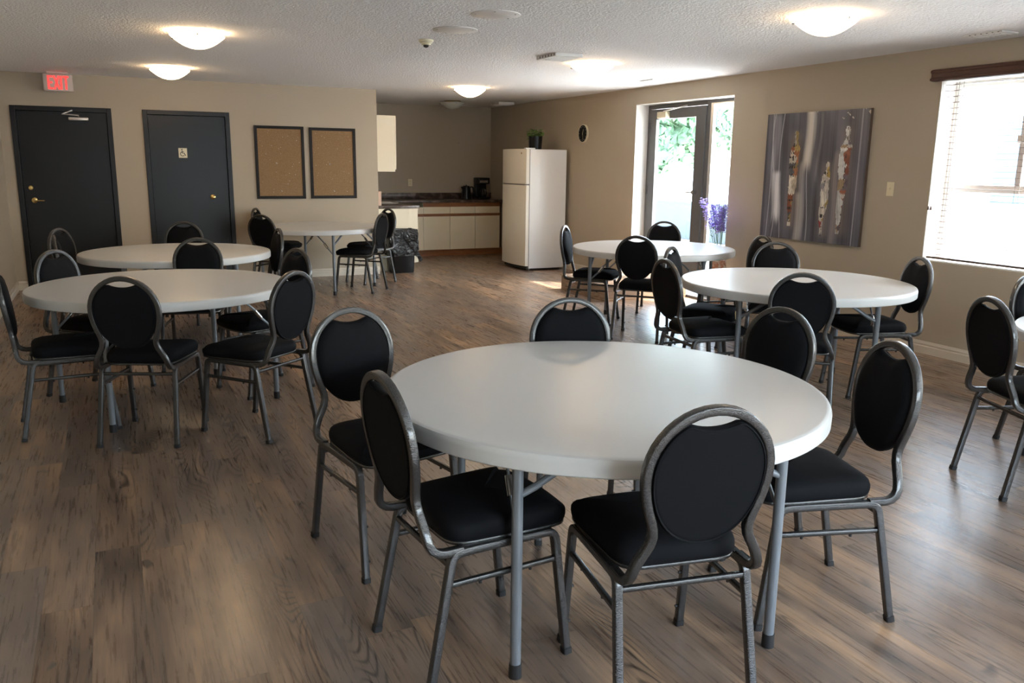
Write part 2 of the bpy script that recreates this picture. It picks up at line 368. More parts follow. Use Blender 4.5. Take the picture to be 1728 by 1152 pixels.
# baseboards: a profile with a bead, swept along the walls
def baseboard(name, p0, p1, nrm):
    prof = [(0, 0), (0.016, 0), (0.016, 0.062), (0.010, 0.068), (0.012, 0.082), (0.007, 0.095), (0.005, 0.103), (0, 0.103)]
    bm = bmesh.new(); R_ = []
    for p_ in (p0, p1): R_.append([bm.verts.new((p_[0]+nrm[0]*a, p_[1]+nrm[1]*a, z)) for a, z in prof])
    m = len(prof)
    for j in range(m): bm.faces.new((R_[0][j], R_[0][(j+1) % m], R_[1][(j+1) % m], R_[1][j]))
    bm.faces.new(R_[0][::-1]); bm.faces.new(R_[1]); bmesh.ops.recalc_face_normals(bm, faces=bm.faces[:])
    struct(name, bm, 'baseboard_paint')
baseboard('baseboard_left', (LX, RY), (LX, BY), (1, 0))
baseboard('baseboard_back', (D2[1]+0.002, BY), (CX, BY), (0, -1))
baseboard('baseboard_back_middle', (D1[1]+0.002, BY), (D2[0]-0.002, BY), (0, -1))
baseboard('baseboard_back_corner', (LX+0.016, BY), (D1[0]-0.002, BY), (0, -1))
baseboard('baseboard_right', (WX, RY), (WX, RD[0]), (-1, 0))
baseboard('baseboard_right_far', (WX, RD[1]), (WX, KY-0.62), (-1, 0))

# ------------------------------------------------------------------ interior doors
def steel_door(n, X0, X1, hinge_right=True):
    fr = bmesh.new(); w = 0.052
    for a, b_, z0, z1 in ((X0, X0+w, 0, DZ), (X1-w, X1, 0, DZ), (X0+w, X1-w, DZ-w, DZ)):
        box(fr, a, b_, BY-0.018, BY+0.10, z0, z1, bev=0.003)
    for a, b_, z0, z1 in ((X0+w, X0+w+0.016, 0, DZ-w), (X1-w-0.016, X1-w, 0, DZ-w), (X0+w+0.016, X1-w-0.016, DZ-w-0.016, DZ-w)):
        box(fr, a, b_, BY+0.065, BY+0.098, z0, z1)
    d = struct('door_%d' % n, B(X0+w+0.004, X1-w-0.004, BY+0.018, BY+0.062, 0.008, DZ-w-0.004, bev=0.002), 'door_charcoal')
    obj('door_frame', fr, 'frame_charcoal', d)
    return d
d1 = steel_door(1, *D1)
yf = BY+0.018
# brass lever and deadbolt on door 1
h = lathe(bmesh.new(), [(0, 0), (0.034, 0), (0.034, 0.006), (0.028, 0.012), (0.014, 0.014), (0.012, 0.05), (0, 0.052)], 24)
xf(h, Matrix.Translation((-0.785, yf, 1.03)) @ Matrix.Rotation(PI/2, 4, 'X'))
lv = sweep(bmesh.new(), fillet([(-0.785, yf-0.045, 1.03), (-0.755, yf-0.052, 1.028), (-0.68, yf-0.048, 1.026)], 0.02), circ(0.0085, 10))
hh = obj('door_handle', h, 'brass', d1, 35); obj('lever', lv, 'brass', hh, 60)
h = lathe(bmesh.new(), [(0, 0), (0.028, 0), (0.028, 0.006), (0.022, 0.014), (0, 0.016)], 24); xf(h, Matrix.Translation((-0.81, yf, 1.172)) @ Matrix.Rotation(PI/2, 4, 'X'))
dbm = box(h, -0.814, -0.806, yf-0.03, yf-0.014, 1.158, 1.186, bev=0.002); obj('deadbolt', dbm, 'brass', d1, 35)
# closer on door 1: body and arm
dc = obj('door_closer', B(-0.36, -0.15, yf-0.055, yf, 1.935, 1.972, bev=0.01), 'closer_metal', d1, 40)
obj('closer_arm', sweep(bmesh.new(), [(-0.25, yf-0.04, 1.975), (-0.25, yf-0.05, 1.99), (-0.42, yf-0.075, 2.0), (-0.31, BY-0.03, 2.045)], circ(0.008, 8)), 'closer_metal', dc, 50)
d2 = steel_door(2, *D2)
h = lathe(bmesh.new(), [(0, 0), (0.03, 0), (0.03, 0.005), (0.012, 0.01), (0.012, 0.035), (0.027, 0.045), (0.027, 0.058), (0.015, 0.066), (0, 0.067)], 24)
xf(h, Matrix.Translation((1.165, yf, 1.058)) @ Matrix.Rotation(PI/2, 4, 'X')); obj('door_knob', h, 'brass', d2, 40)
# accessibility sign
sg = obj('accessibility_sign', B(0.800, 0.898, yf-0.004, yf-0.0005, 1.530, 1.646, bev=0.001), 'ivory_plastic')
tag(sg, 'small cream square sign with black wheelchair symbol on dark grey door', 'sign')
bm = bmesh.new(); sx, sz, sc = 0.845, 1.585, 0.0095
def P2(u, v): return (sx+u*sc, yf-0.0065, sz+v*sc)
pr = rrect(0.0035, 0.0012, 0.001, 1)
sweep(bm, [P2(2.6*math.cos(a), -0.9+2.6*math.sin(a)) for a in [math.radians(110+i*13) for i in range(17)]], pr, (0, 1, 0))
sweep(bm, [P2(-0.5, 3.6), P2(-0.3, 0.2), P2(2.0, 0.1), P2(3.2, -2.8), P2(4.0, -2.5)], pr, (0, 1, 0))
sweep(bm, [P2(-0.4, 1.9), P2(1.7, 1.7)], pr, (0, 1, 0))
lathe_h = cyl(bm, P2(-0.55, 4.7), (P2(-0.55, 4.7)[0], yf-0.0045, P2(-0.55, 4.7)[2]), 0.0075, n=16)
obj('wheelchair_symbol', bm, 'black_plastic', sg)

# ------------------------------------------------------------------ glazed exterior door (door_3) and sidelight
GX = WX+0.215
YL, YR = RD[1]-0.006, RD[0]+0.006
bm = bmesh.new()
for y0, y1, z0, z1 in ((YL-0.055, YL, 0, 2.24), (7.865, 7.925, 0, 2.24), (YR, YR+0.03, 0, 2.24), (YR+0.03, 7.865, 2.205, 2.24), (7.925, YL-0.055, 2.19, 2.24), (YR+0.03, 7.865, 0, 0.22), (7.925, YL-0.055, 0, 0.03)):
    box(bm, GX-0.03, GX+0.05, y0, y1, z0, z1, bev=0.002)
d3 = bmesh.new(); a0, a1 = 7.932, YL-0.062
for y0, y1, z0, z1 in ((a0, a0+0.175, 0.19, 2.183), (a1-0.135, a1, 0.19, 2.183), (a0+0.175, a1-0.135, 2.065, 2.183), (a0+0.175, a1-0.135, 0.19, 0.46)):
    box(d3, GX-0.045, GX+0.0, y0, y1, z0, z1, bev=0.002)
d3o = struct('door_3', d3, 'frame_bronze')
fo = obj('door_frame', bm, 'frame_bronze', d3o)
obj('door_glass', B(GX-0.026, GX-0.020, a0+0.17, a1-0.13, 0.455, 2.07), 'window_glass', d3o)
hd = obj('door_handle', cyl(cyl(bmesh.new(), (GX-0.045, 8.04, 1.205), (GX-0.10, 8.04, 1.205), 0.022), (GX-0.09, 8.035, 1.205), (GX-0.095, 8.16, 1.20), 0.009), 'chrome', d3o, 40)
obj('door_closer', box(bmesh.new(), GX-0.11, GX-0.045, 8.62, 8.80, 2.07, 2.145, bev=0.006), 'ivory_plastic', d3o)
obj('closer_arm', sweep(bmesh.new(), [(GX-0.08, 8.70, 2.15), (GX-0.13, 8.45, 2.165), (GX-0.03, 8.30, 2.20)], circ(0.008, 8)), 'closer_metal', d3o)
bm = bmesh.new(); [cyl(bm, (GX-0.05, a1+0.004, z-0.05), (GX-0.05, a1+0.004, z+0.05), 0.011) for z in (0.5, 1.2, 1.98)]
obj('hinge', bm, 'frame_bronze', d3o, 40)
w2 = struct('window_2', B(GX-0.004, GX+0.004, YR+0.028, 7.868, 0.215, 2.208), 'window_glass')
fm = bmesh.new()
for y0, y1, z0, z1 in ((7.815, 7.865, 0.22, 2.205), (YR+0.03, YR+0.04, 0.22, 2.205), (YR+0.04, 7.815, 2.19, 2.205), (YR+0.04, 7.815, 0.22, 0.25)): box(fm, GX-0.028, GX-0.006, y0, y1, z0, z1)
obj('window_frame', fm, 'closer_metal', w2)
struct('trim_4', B(WX+0.001, WX+WT+0.05, RD[0]+0.008, RD[1]-0.008, 0.001, 0.029), 'frame_bronze')

# step clad in planks in front of the glazed door
bm = bmesh.new(); SX0 = 4.93
box(bm, SX0, WX-0.004, 7.89, 8.93, 0.0, 0.176)
box(bm, SX0-0.012, WX-0.004, 7.88, 8.945, 0.176, 0.188, bev=0.003, mi=1)
st = obj('entry_step', bm, ['vinyl_plank_riser', 'vinyl_plank']); tag(st, 'low wood-look step platform in front of the glazed door', 'step')

# ------------------------------------------------------------------ windows
def window(n, y0, y1, z0, z1, mull, blinds=True):
    gx = WX+0.17; y0 += 0.006; y1 -= 0.006; z0 += 0.006; z1 -= 0.006
    w = struct('window_%d' % n, B(gx+0.018, gx+0.024, y0+0.03, y1-0.03, z0+0.03, z1-0.03), 'window_glass')
    f = bmesh.new(); t = 0.045
    for a, b_, c, d in ((y0, y0+t, z0, z1), (y1-t, y1, z0, z1), (y0+t, y1-t, z0, z0+t), (y0+t, y1-t, z1-t, z1)): box(f, gx, gx+0.06, a, b_, c, d, bev=0.003)
    rz = 1.355
    box(f, gx-0.004, gx+0.062, y0+t, y1-t, rz-0.03, rz+0.03, bev=0.003)
    obj('window_frame', f, 'white_plastic', w, 30)
    s = bmesh.new()
    for m_ in mull: box(s, gx-0.006, gx+0.064, m_-0.022, m_+0.022, rz+0.03, z1-t, bev=0.003)
    obj('mullion', s, 'closer_metal', w, 30)
    lk = B(gx-0.03, gx-0.006, mull[0]-0.03, mull[0]+0.03, 1.70, 1.76, bev=0.005); obj('window_latch', lk, 'closer_metal', w)
    return w
window(1, *RW1, (4.155, 2.95))
window(3, *RW2, (-0.3,))  # second right-wall window, out of view, added to bring daylight to the near floor
# unseen front wall window behind the camera, added for daylight on near chairs
w4 = struct('window_4', B(1.04, 3.86, RY-0.104, RY-0.098, 0.79, 1.86), 'window_glass'); f = bmesh.new()
for a, b_, c, d in ((1.0, 1.06, 0.75, 1.9), (3.84, 3.9, 0.75, 1.9), (1.06, 3.84, 0.75, 0.81), (1.06, 3.84, 1.84, 1.9), (2.42, 2.48, 0.81, 1.84)): box(f, a, b_, RY-0.13, RY-0.07, c, d)
obj('window_frame', f, 'white_plastic', w4)
# slatted blinds with a wooden valance
def blinds(y0, y1, label, vis):
    r = empty('slatted_blind', (WX, (y0+y1)/2, 2.19), label, 'blind')
    xc = WX+0.055; yc = (y0+y1)/2; hw = (y1-y0)/2
    b_ = bmesh.new(); box(b_, -0.062, -0.004, -hw-0.055, hw+0.055, -0.008, 0.082, bev=0.008); box(b_, -0.068, -0.004, -hw-0.06, hw+0.06, 0.052, 0.078, bev=0.008); box(b_, -0.068, -0.004, -hw-0.06, hw+0.06, -0.004, 0.018, bev=0.006)
    obj('valance', b_, 'valance_wood', r, 35)
    s = bmesh.new(); k = 0; z = -0.035
    while z > -1.38:
        for a, c in ((-hw+0.015, hw-0.015),): box(s, xc-WX-0.024, xc-WX+0.024, a, c, z-0.0013, z+0.0013)
        z -= 0.0445
    obj('slats', s, 'slat_wood', r)
    c_ = bmesh.new()
    for yy in (-hw+0.12, -hw+0.7, 0, hw-0.7, hw-0.14):
        for dx in (-0.026, 0.026): box(c_, xc-WX+dx-0.001, xc-WX+dx+0.001, yy-0.0015, yy+0.0015, -1.39, 0.0)
    obj('ladder_cord', c_, 'cord', r)
    box_ = B(xc-WX-0.025, xc-WX+0.025, -hw+0.015, hw-0.015, -1.405, -1.39, bev=0.002); obj('bottom_rail', box_, 'slat_wood', r)
    pc = cyl(bmesh.new(), (-0.03, hw-0.04, 0), (-0.03, hw-0.04, -0.98), 0.0015, n=6); cd = obj('pull_cord', pc, 'cord', r)
    obj('tassel', lathe(lathe(bmesh.new(), [(0, 0.03), (0.004, 0.028), (0.010, 0), (0, -0.002)], 12, (-0.03, hw-0.032, -1.01)), [(0, 0.03), (0.004, 0.028), (0.010, 0), (0, -0.002)], 12, (-0.03, hw-0.055, -1.01)), 'valance_wood', cd, 40)
    return r
blinds(2.3, 4.775, 'open slatted window blind under a dark brown wooden valance at right', True)

# ------------------------------------------------------------------ chair
TILT = 0.132; YC = -0.300
def bk(x, z, n=0.0):
    """point on the tilted plane of the backrest"""
    return Vector((x, YC-(z-0.695)*math.tan(TILT)+n*math.cos(TILT), z+n*math.sin(TILT)))
SQ = rrect(0.0125, 0.0125, 0.004, 2)
def chair_proto():
    root = empty('banquet_chair', (0, 0, 0), '', 'chair')
    # back frame: circle above, drawn in to a waist, flared to the seat, then bent forward
    R0, ZC = 0.1715, 0.743; half = []
    for i in range(11): a = PI/2-i*(PI/2)/10; half.append((R0*math.cos(a), ZC+R0*math.sin(a)))
    lower = [(0.1705, 0.715), (0.1655, 0.685), (0.157, 0.652), (0.146, 0.620), (0.1385, 0.595), (0.1365, 0.572), (0.1425, 0.548), (0.155, 0.525), (0.168, 0.503), (0.177, 0.482)]
    side = [bk(x, z) for x, z in half+lower]
    e = side[-1]
    side += [Vector((0.183, e.y+0.003, 0.462)), Vector((0.187, e.y+0.012, 0.446)), Vector((0.189, e.y+0.028, 0.434)), Vector((0.190, e.y+0.048, 0.429)), Vector((0.190, e.y+0.105, 0.428))]
    pts = [Vector((-p_.x, p_.y, p_.z)) for p_ in side[::-1]][:-1]+side
    bm = bmesh.new(); n = len(pts); rings = []
    for i, p_ in enumerate(pts):
        t = (pts[min(i+1, n-1)]-pts[max(i-1, 0)]).normalized()
        nrm = Vector((0, math.cos(TILT), math.sin(TILT)))
        s = t.cross(nrm)
        if s.length < 0.75 or abs(t.y) > 0.45: s = Vector((1, 0, 0)) if s.x*(1 if rings else 1) >= 0 else Vector((-1, 0, 0)); 
        s = (s-t*s.dot(t)).normalized()
        if rings and s.dot(last) < 0: s = -s
        last = s.copy(); v = s.cross(t)
        rings.append([bm.verts.new(p_+s*a+v*b_) for a, b_ in SQ])
    m = len(SQ)
    for i in range(n-1):
        for j in range(m): bm.faces.new((rings[i][j], rings[i][(j+1) % m], rings[i+1][(j+1) % m], rings[i+1][j]))
    bm.faces.new(rings[0][::-1]); bm.faces.new(rings[-1]); bmesh.ops.recalc_face_normals(bm, faces=bm.faces[:])
    obj('back_frame', bm, 'hammertone', root, 50)
    # upholstered back pad with the hand-hold scoop at its top
    out = []; zc = 0.72; NO = 72
    for i in range(NO):
        a = 2*PI*i/NO+PI/2; c, s = math.cos(a), math.sin(a)
        if s >= 0: x, z = 0.160*c, ZC+0.160*s
        else:
            k = (-s); x = 0.160*math.copysign(abs(c)**0.92, c); z = ZC-0.200*k
        if s > 0 and abs(x) < 0.078:
            q = abs(x)/0.078; z = min(z, 0.869+0.0185*q**2.2)
        out.append((x, z))
    bm = bmesh.new(); zc = 0.71
    def ring(sc, n_): return [bm.verts.new(bk(x*sc, zc+(z-zc)*sc, n_)) for x, z in out]
    prof = [(0.0, 0.037), (0.35, 0.036), (0.6, 0.034), (0.8, 0.030), (0.92, 0.023), (0.975, 0.013), (1.0, 0.0), (0.985, -0.008), (0.955, -0.012), (0.90, -0.0125), (0.5, -0.013), (0.0, -0.013)]
    last = bm.verts.new(bk(0, zc, prof[0][1]))
    for k, (sc, n_) in enumerate(prof[1:], 1):
        if sc == 0:
            v = bm.verts.new(bk(0, zc, n_))
            for j in range(NO): bm.faces.new((last[(j+1) % NO], last[j], v))
            break
        r_ = ring(sc, n_)
        for j in range(NO):
            if k == 1: bm.faces.new((last, r_[j], r_[(j+1) % NO]))
            else: bm.faces.new((last[j], r_[j], r_[(j+1) % NO], last[(j+1) % NO]))
        last = r_
    bmesh.ops.recalc_face_normals(bm, faces=bm.faces[:])
    bp_ = obj('backrest', bm, 'fabric_black', root, 60)
    pp = [bk(x*0.965, zc+(z-zc)*0.965, -0.0125) for x, z in out]
    obj('piping', sweep(bmesh.new(), pp, circ(0.0028, 6), (0, 1, 0), closed=True), 'fabric_black', bp_, 60)
    # seat: rounded trapezoid, domed
    def seat_out(g=0.0):
        pts_ = [(0.205+g, 0.13), (0.18+g, -0.20-g), (-0.18-g, -0.20-g), (-0.205-g, 0.13), (-0.19, 0.205+g), (0, 0.225+g), (0.19, 0.205+g)]
        q = []; n_ = len(pts_)
        for i in range(n_):
            a, b_, c = Vector((*pts_[i-1], 0)), Vector((*pts_[i], 0)), Vector((*pts_[(i+1) % n_], 0))
            rr = 0.07 if i in (1, 2) else 0.065
            d1_, d2_ = (a-b_), (c-b_); r1_ = min(rr, d1_.length*0.48); r2_ = min(rr, d2_.length*0.48)
            pa, pb = b_+d1_.normalized()*r1_, b_+d2_.normalized()*r2_
            for k in range(9): t = k/8; w_ = pa*(1-t)**2+b_*2*t*(1-t)+pb*t*t; q.append((w_.x, w_.y))
        return q
    so_ = seat_out(); bm = bmesh.new(); NS = len(so_); prof = [(0.965, 0.442), (0.99, 0.448), (1.0, 0.460), (0.998, 0.474), (0.975, 0.488), (0.93, 0.4975), (0.83, 0.506), (0.65, 0.513), (0.4, 0.517)]
    last = None; cy = 0.01
    for sc, z in prof:
        r_ = [bm.verts.new((x*sc, cy+(y-cy)*sc, z-(0.012 if y > 0.17 and z > 0.48 else 0))) for x, y in so_]
        if last is None: bm.faces.new(r_[::-1])
        else:
            for j in range(NS): bm.faces.new((last[j], last[(j+1) % NS], r_[(j+1) % NS], r_[j]))
        last = r_
    v = bm.verts.new((0, cy, 0.518))
    for j in range(NS): bm.faces.new((last[j], last[(j+1) % NS], v))
    bmesh.ops.recalc_face_normals(bm, faces=bm.faces[:])
    obj('seat', bm, 'fabric_black', root, 60)
    bm = bmesh.new(); o1 = [Vector((x*0.95, cy+(y-cy)*0.95, 0.4375)) for x, y in so_]
    sweep(bm, o1, rrect(0.008, 0.006, 0.002, 1), (0, 0, 1), closed=True)
    obj('seat_frame', bm, 'hammertone', root, 60)
    # side frames: rail and legs
    for s in (-1, 1):
        rail = [(s*0.19, -0.135, 0.4225), (s*0.195, 0.075, 0.4225)]
        obj('side_rail', sweep(bmesh.new(), rail, SQ), 'hammertone', root, 50)
        rear = fillet([(s*0.203, -0.277, 0.010), (s*0.191, -0.197, 0.4225), (s*0.19, -0.135, 0.4225)], 0.058, 6)
        L_ = obj('leg', sweep(bmesh.new(), rear, SQ, (s, 0, 0)), 'hammertone', root, 50)
        obj('foot_cap', sweep(bmesh.new(), [(s*0.2033, -0.2792, 0.0), (s*0.2027, -0.275, 0.020)], rrect(0.0142, 0.0142, 0.004, 2), (s, 0, 0)), 'rubber_black', L_, 50)
        front = fillet([(s*0.2055, 0.193, 0.010), (s*0.197, 0.143, 0.4225), (s*0.195, 0.075, 0.4225)], 0.062, 6)
        L_ = obj('leg', sweep(bmesh.new(), front, SQ, (s, 0, 0)), 'hammertone', root, 50)
        obj('foot_cap', sweep(bmesh.new(), [(s*0.2057, 0.1942, 0.0), (s*0.2053, 0.192, 0.020)], rrect(0.0142, 0.0142, 0.004, 2), (s, 0, 0)), 'rubber_black', L_, 50)
        for z in (0.075, 0.205): bm = bmesh.new(); f_ = z/0.4225; cyl(bm, (s*(0.2055-0.0085*f_)-s*0.012, 0.193-0.05*f_, z), (s*(0.2055-0.0085*f_)-s*0.020, 0.193-0.05*f_, z), 0.005, n=8); obj('stacking_bumper', bm, 'rubber_black', L_, 40)
        st_ = obj('stretcher', sweep(bmesh.new(), [(s*0.194, -0.205, 0.330), (s*0.198, 0.143, 0.330)], rrect(0.008, 0.008, 0.002, 1)), 'hammertone', root, 50)
        for y in (-0.11, 0.06): obj('stacking_bumper', cyl(bmesh.new(), (s*0.196, y, 0.323), (s*0.196, y, 0.313), 0.005, n=8), 'rubber_black', st_, 40)
    obj('stretcher', sweep(bmesh.new(), [(-0.183, -0.2055, 0.388), (0.183, -0.2055, 0.388)], rrect(0.008, 0.008, 0.002, 1)), 'hammertone', root, 50)
    obj('stretcher', sweep(bmesh.new(), [(-0.19, 0.12, 0.4225), (0.19, 0.12, 0.4225)], rrect(0.008, 0.008, 0.002, 1)), 'hammertone', root, 50)
    return root
CH = [
 ('A', 0.903, 2.982, 3.328, 'black chair turned aside at the left of the nearest table, its seat facing the camera'),
 ('A', 0.976, 2.250, 4.804, 'black chair at the nearest table left of its front leg, back almost edge-on'),
 ('A', 1.375, 1.897, 6.104, 'foreground black chair seen from behind, right of the nearest table\'s front leg'),
 ('A', 2.079, 2.053, 1.258, 'black chair at the right end of the nearest table, facing left'),
 ('A', 2.211, 2.597, 1.709, 'black chair behind the right rear edge of the nearest table, lower half hidden'),
 ('A', 1.712, 2.895, 2.816, 'black chair behind the far edge of the nearest table, only the bright-rimmed top showing'),
 ('B', -0.262, 5.255, 4.800, 'black chair cut off by the left edge of the photo, beside the left table'),
 ('B', 0.145, 4.930, 5.877, 'black chair seen from behind at the front of the nearer left table'),
 ('B', 0.663, 4.817, 0.680, 'black chair at the right front of the nearer left table, back turned to camera'),
 ('B', 0.821, 5.653, 1.936, 'black chair at the right rear of the nearer left table, its handle hole visible'),
 ('B', 0.499, 6.480, 2.904, 'black chair between the two left tables, its top in front of the rear one'),
 ('B', -0.110, 5.955, 4.013, 'black chair at the left rear edge of the nearer left table, below the exit door'),
 ('C', 0.519, 8.371, 2.814, 'black chair behind the rear left table, in front of the door with the wheelchair sign'),
 ('C', -0.132, 7.941, 4.210, 'black chair at the left of the rear left table, rearmost before the exit door'),
 ('C', -0.092, 7.420, 4.751, 'black edge-on chair left of the rear left table, overlapping the chair behind it'),
 ('C', 0.995, 7.547, 1.633, 'black chair seen edge-on at the right end of the rear left table'),
 ('D', 1.93, 10.82, 4.22, 'black chair squeezed between the wall and the table below the cork boards'),
 ('D', 1.721, 9.842, 5.490, 'black chair at the front left of the table below the cork boards'),
 ('D', 2.616, 9.763, 0.852, 'black chair at the front right of the table below the cork boards'),
 ('D', 2.915, 10.389, 1.885, 'black chair beside the bin, at the far right of the table below the cork boards'),
 ('E', 4.225, 6.962, 3.938, 'black chair at the left of the table by the glass door, beside the fridge'),
 ('E', 4.230, 6.168, 5.483, 'black chair with its back to the camera, before the table by the glazed door'),
 ('E', 5.133, 7.174, 2.450, 'black chair behind its table, right in front of the glazed door'),
 ('F', 3.485, 4.33, 4.607, 'front one of two black chairs at the left of the table below the painting'),
 ('F', 3.882, 4.771, 3.752, 'rear one of two black chairs at the left of the table below the painting'),
 ('F', 3.722, 3.739, 5.500, 'black chair with its back to the camera, before the table below the painting'),
 ('F', 4.600, 4.005, 1.200, 'black chair below the left edge of the window, at the right end of its table'),
 ('F', 4.544, 4.840, 2.450, 'black chair behind the middle right table, full rounded top below the painting corner'),
 ('F', 4.745, 5.645, 1.430, 'black chair seen edge-on by the lower left corner of the painting'),
 ('G', 3.974, 2.388, 4.326, 'black chair near the right edge of the photo, whole back and rear legs visible'),
 ('G', 4.690, 2.655, 3.200, 'black chair cut off by the right edge of the photo, behind the cropped table'),
]
cp = chair_proto()
for i, (T, x, y, th, lab) in enumerate(CH):
    o = cp if i == 0 else copy_tree(cp)
    o.location = (x, y, 0); o.rotation_euler = (0, 0, th)
    o['label'] = lab; o['group'] = 'black banquet chairs around the round tables'

# ------------------------------------------------------------------ round folding tables
RT = 0.760; ZT = 0.75
def table_proto():
    root = empty('round_table', (0, 0, 0), '', 'table')
    prof = [(0, -0.020), (RT-0.06, -0.020), (RT-0.02, -0.030), (RT-0.012, -0.055), (RT-0.004, -0.057), (RT+0.0, -0.053), (RT+0.001, -0.020), (RT-0.001, -0.010), (RT-0.005, -0.0035), (RT-0.012, -0.0005), (RT-0.02, 0), (RT*0.5, 0), (0, 0)]
    bm = lathe(bmesh.new(), [(r, ZT+z) for r, z in prof], 128); bmesh.ops.recalc_face_normals(bm, faces=bm.faces[:])
    obj('tabletop', bm, 'table_plastic', root, 35)
    # local x = middle of a pair; leg pairs at +-39 degrees
    for s in (1, -1):
        pos = [Vector((s*0.66*math.cos(a), s*0.66*math.sin(a), 0)) for a in (math.radians(-39), math.radians(39))]
        up = Vector((0, 0, 1)); inw = Vector((-s, 0, 0)); d = (pos[1]-pos[0]).normalized()
        for k, p_ in enumerate(pos):
            dd = d if k == 0 else -d
            L_ = obj('leg', cyl(bmesh.new(), p_+up*0.012, p_+up*0.712, 0.0165, n=20), 'table_leg_steel', root, 50)
            obj('foot_cap', cyl(bmesh.new(), p_, p_+up*0.045, 0.020, 0.019, n=20), 'rubber_black', L_, 50)
            obj('brace', sweep(bmesh.new(), [p_+up*0.575, p_+dd*0.05+up*0.60, p_+dd*0.22+up*0.712], circ(0.011, 12), tuple(inw)), 'table_leg_steel', root, 50)
            lk = sweep(bmesh.new(), [p_+inw*0.012+up*0.47, p_+inw*0.10+up*0.555, p_+inw*0.115+up*0.585, p_+inw*0.26+up*0.712], rrect(0.007, 0.004, 0.002, 1), tuple(d))
            lo = obj('folding_link', lk, 'table_leg_steel', root, 50)
            obj('locking_ring', cyl(bmesh.new(), p_+inw*0.085+up*0.540, p_+inw*0.125+up*0.590, 0.013, n=14), 'steel', lo, 50)
        obj('leg_crossbar', cyl(bmesh.new(), pos[0]-d*0.03+up*0.716, pos[1]+d*0.03+up*0.716, 0.0125, n=14), 'table_leg_steel', root, 50)
    return root
TBL = [
 ((1.506, 2.420), 257, 'largest foreground round off-white folding table with chairs all around'),
 ((0.255, 5.586), 200, 'nearer of the two overlapping round tables at left'),
 ((0.479, 7.594), 269, 'rear one of the overlapping round tables at left, by the grey doors'),
 ((2.235, 10.13), 311, 'round folding table against the wall below the cork boards'),
 ((4.616, 6.585), 137, 'round folding table in front of the glazed door'),
 ((4.163, 4.263), 236, 'round folding table between the painting and the nearest table'),
 ((4.53, 2.04), 247, 'round table almost wholly cut off by the right edge of the photo'),
]
tp = table_proto()
for i, ((x, y), a, lab) in enumerate(TBL):
    o = tp if i == 0 else copy_tree(tp)
    o.location = (x, y, 0); o.rotation_euler = (0, 0, math.radians(a)); o['label'] = lab; o['group'] = 'round folding tables'

# ------------------------------------------------------------------ ceiling fixtures
def dome_light(x, y, lit, lab):
    r = empty('ceiling_light', (x, y, H), lab, 'ceiling light', 'dome lights on the ceiling')
    obj('base_plate', lathe(bmesh.new(), [(0, -0.001), (0.125, -0.001), (0.13, -0.008), (0.125, -0.018), (0, -0.020)], 32), 'brass_ring' if not lit else 'white_plastic', r, 40)
    pr_ = [(0.196, -0.026)]+[(0.196*(1-t), -0.032-0.092*(1-(1-t)**2)) for t in [i/10 for i in range(10)]]+[(0, -0.124)]
    inn = [(0, -0.119)]+[(0.190*(1-t), -0.029-0.090*(1-(1-t)**2)) for t in [(9-i)/10 for i in range(10)]]+[(0.190, -0.025), (0.196, -0.026)]
    bm = lathe(bmesh.new(), pr_+inn[1:] if False else pr_, 40); lathe(bm, inn, 40); bmesh.ops.remove_doubles(bm, verts=bm.verts[:], dist=1e-5)
    obj('glass_shade', bm, 'lamp_glass_lit' if lit else 'lamp_glass_off', r, 60)
    for k in range(3):
        a = math.radians(25+120*k); c_ = obj('shade_clip', cyl(sweep(bmesh.new(), [(0.12*math.cos(a), 0.12*math.sin(a), -0.012), (0.200*math.cos(a), 0.200*math.sin(a), -0.020), (0.203*math.cos(a), 0.203*math.sin(a), -0.038)], circ(0.0035, 6), (0, 0, 1)), (0.190*math.cos(a), 0.190*math.sin(a), -0.042), (0.208*math.cos(a), 0.208*math.sin(a), -0.042), 0.007, n=10), 'steel', r, 50)
    return r
for x, y, lit, lab in ((0.688, 6.98, 1, 'lit dome ceiling light, larger one at the upper left'), (0.667, 9.72, 1, 'lit dome ceiling light just right of the exit sign'),
    (4.213, 10.137, 1, 'lit dome ceiling light nearest the kitchen alcove'), (4.886, 12.445, 0, 'unlit dome light with brown rim in the kitchen alcove'),
    (4.22, 7.137, 1, 'lit dome ceiling light in the middle right, before the glazed door'), (4.181, 4.198, 1, 'largest lit dome ceiling light at the upper right')):
    dome_light(x, y, lit, lab)
for x, y, lab in ((2.335, 5.19, 'round white cover plate on the ceiling, nearer the top edge'), (2.342, 5.91, 'round white cover plate on the ceiling, nearer the smoke detector')):
    o = obj('ceiling_plate', lathe(bmesh.new(), [(0, -0.006), (0.155, -0.006), (0.162, -0.003), (0.162, 0.0)], 40), 'white_plastic', None, 40, (x, y, H)); tag(o, lab, 'cover plate', 'round ceiling cover plates')
    bm = bmesh.new(); [cyl(bm, (0.135*math.cos(a), 0.135*math.sin(a), -0.006), (0.135*math.cos(a), 0.135*math.sin(a), -0.009), 0.006, n=8) for a in (0.5, 1.75, 3.0, 4.26, 5.5)]
    obj('screw', bm, 'steel', o)
o = obj('smoke_detector', lathe(bmesh.new(), [(0.058, 0), (0.058, -0.012), (0.048, -0.020), (0.046, -0.026), (0.036, -0.030), (0.034, -0.038), (0, -0.038)], 28), 'cream_detector', None, 35, (2.33, 6.50, H)); tag(o, 'small cream smoke detector on the ceiling', 'smoke detector')
obj('sensor', lathe(bmesh.new(), [(0.022, -0.038), (0.020, -0.052), (0.008, -0.058), (0, -0.058)], 20), 'dark_hole', o, 40)
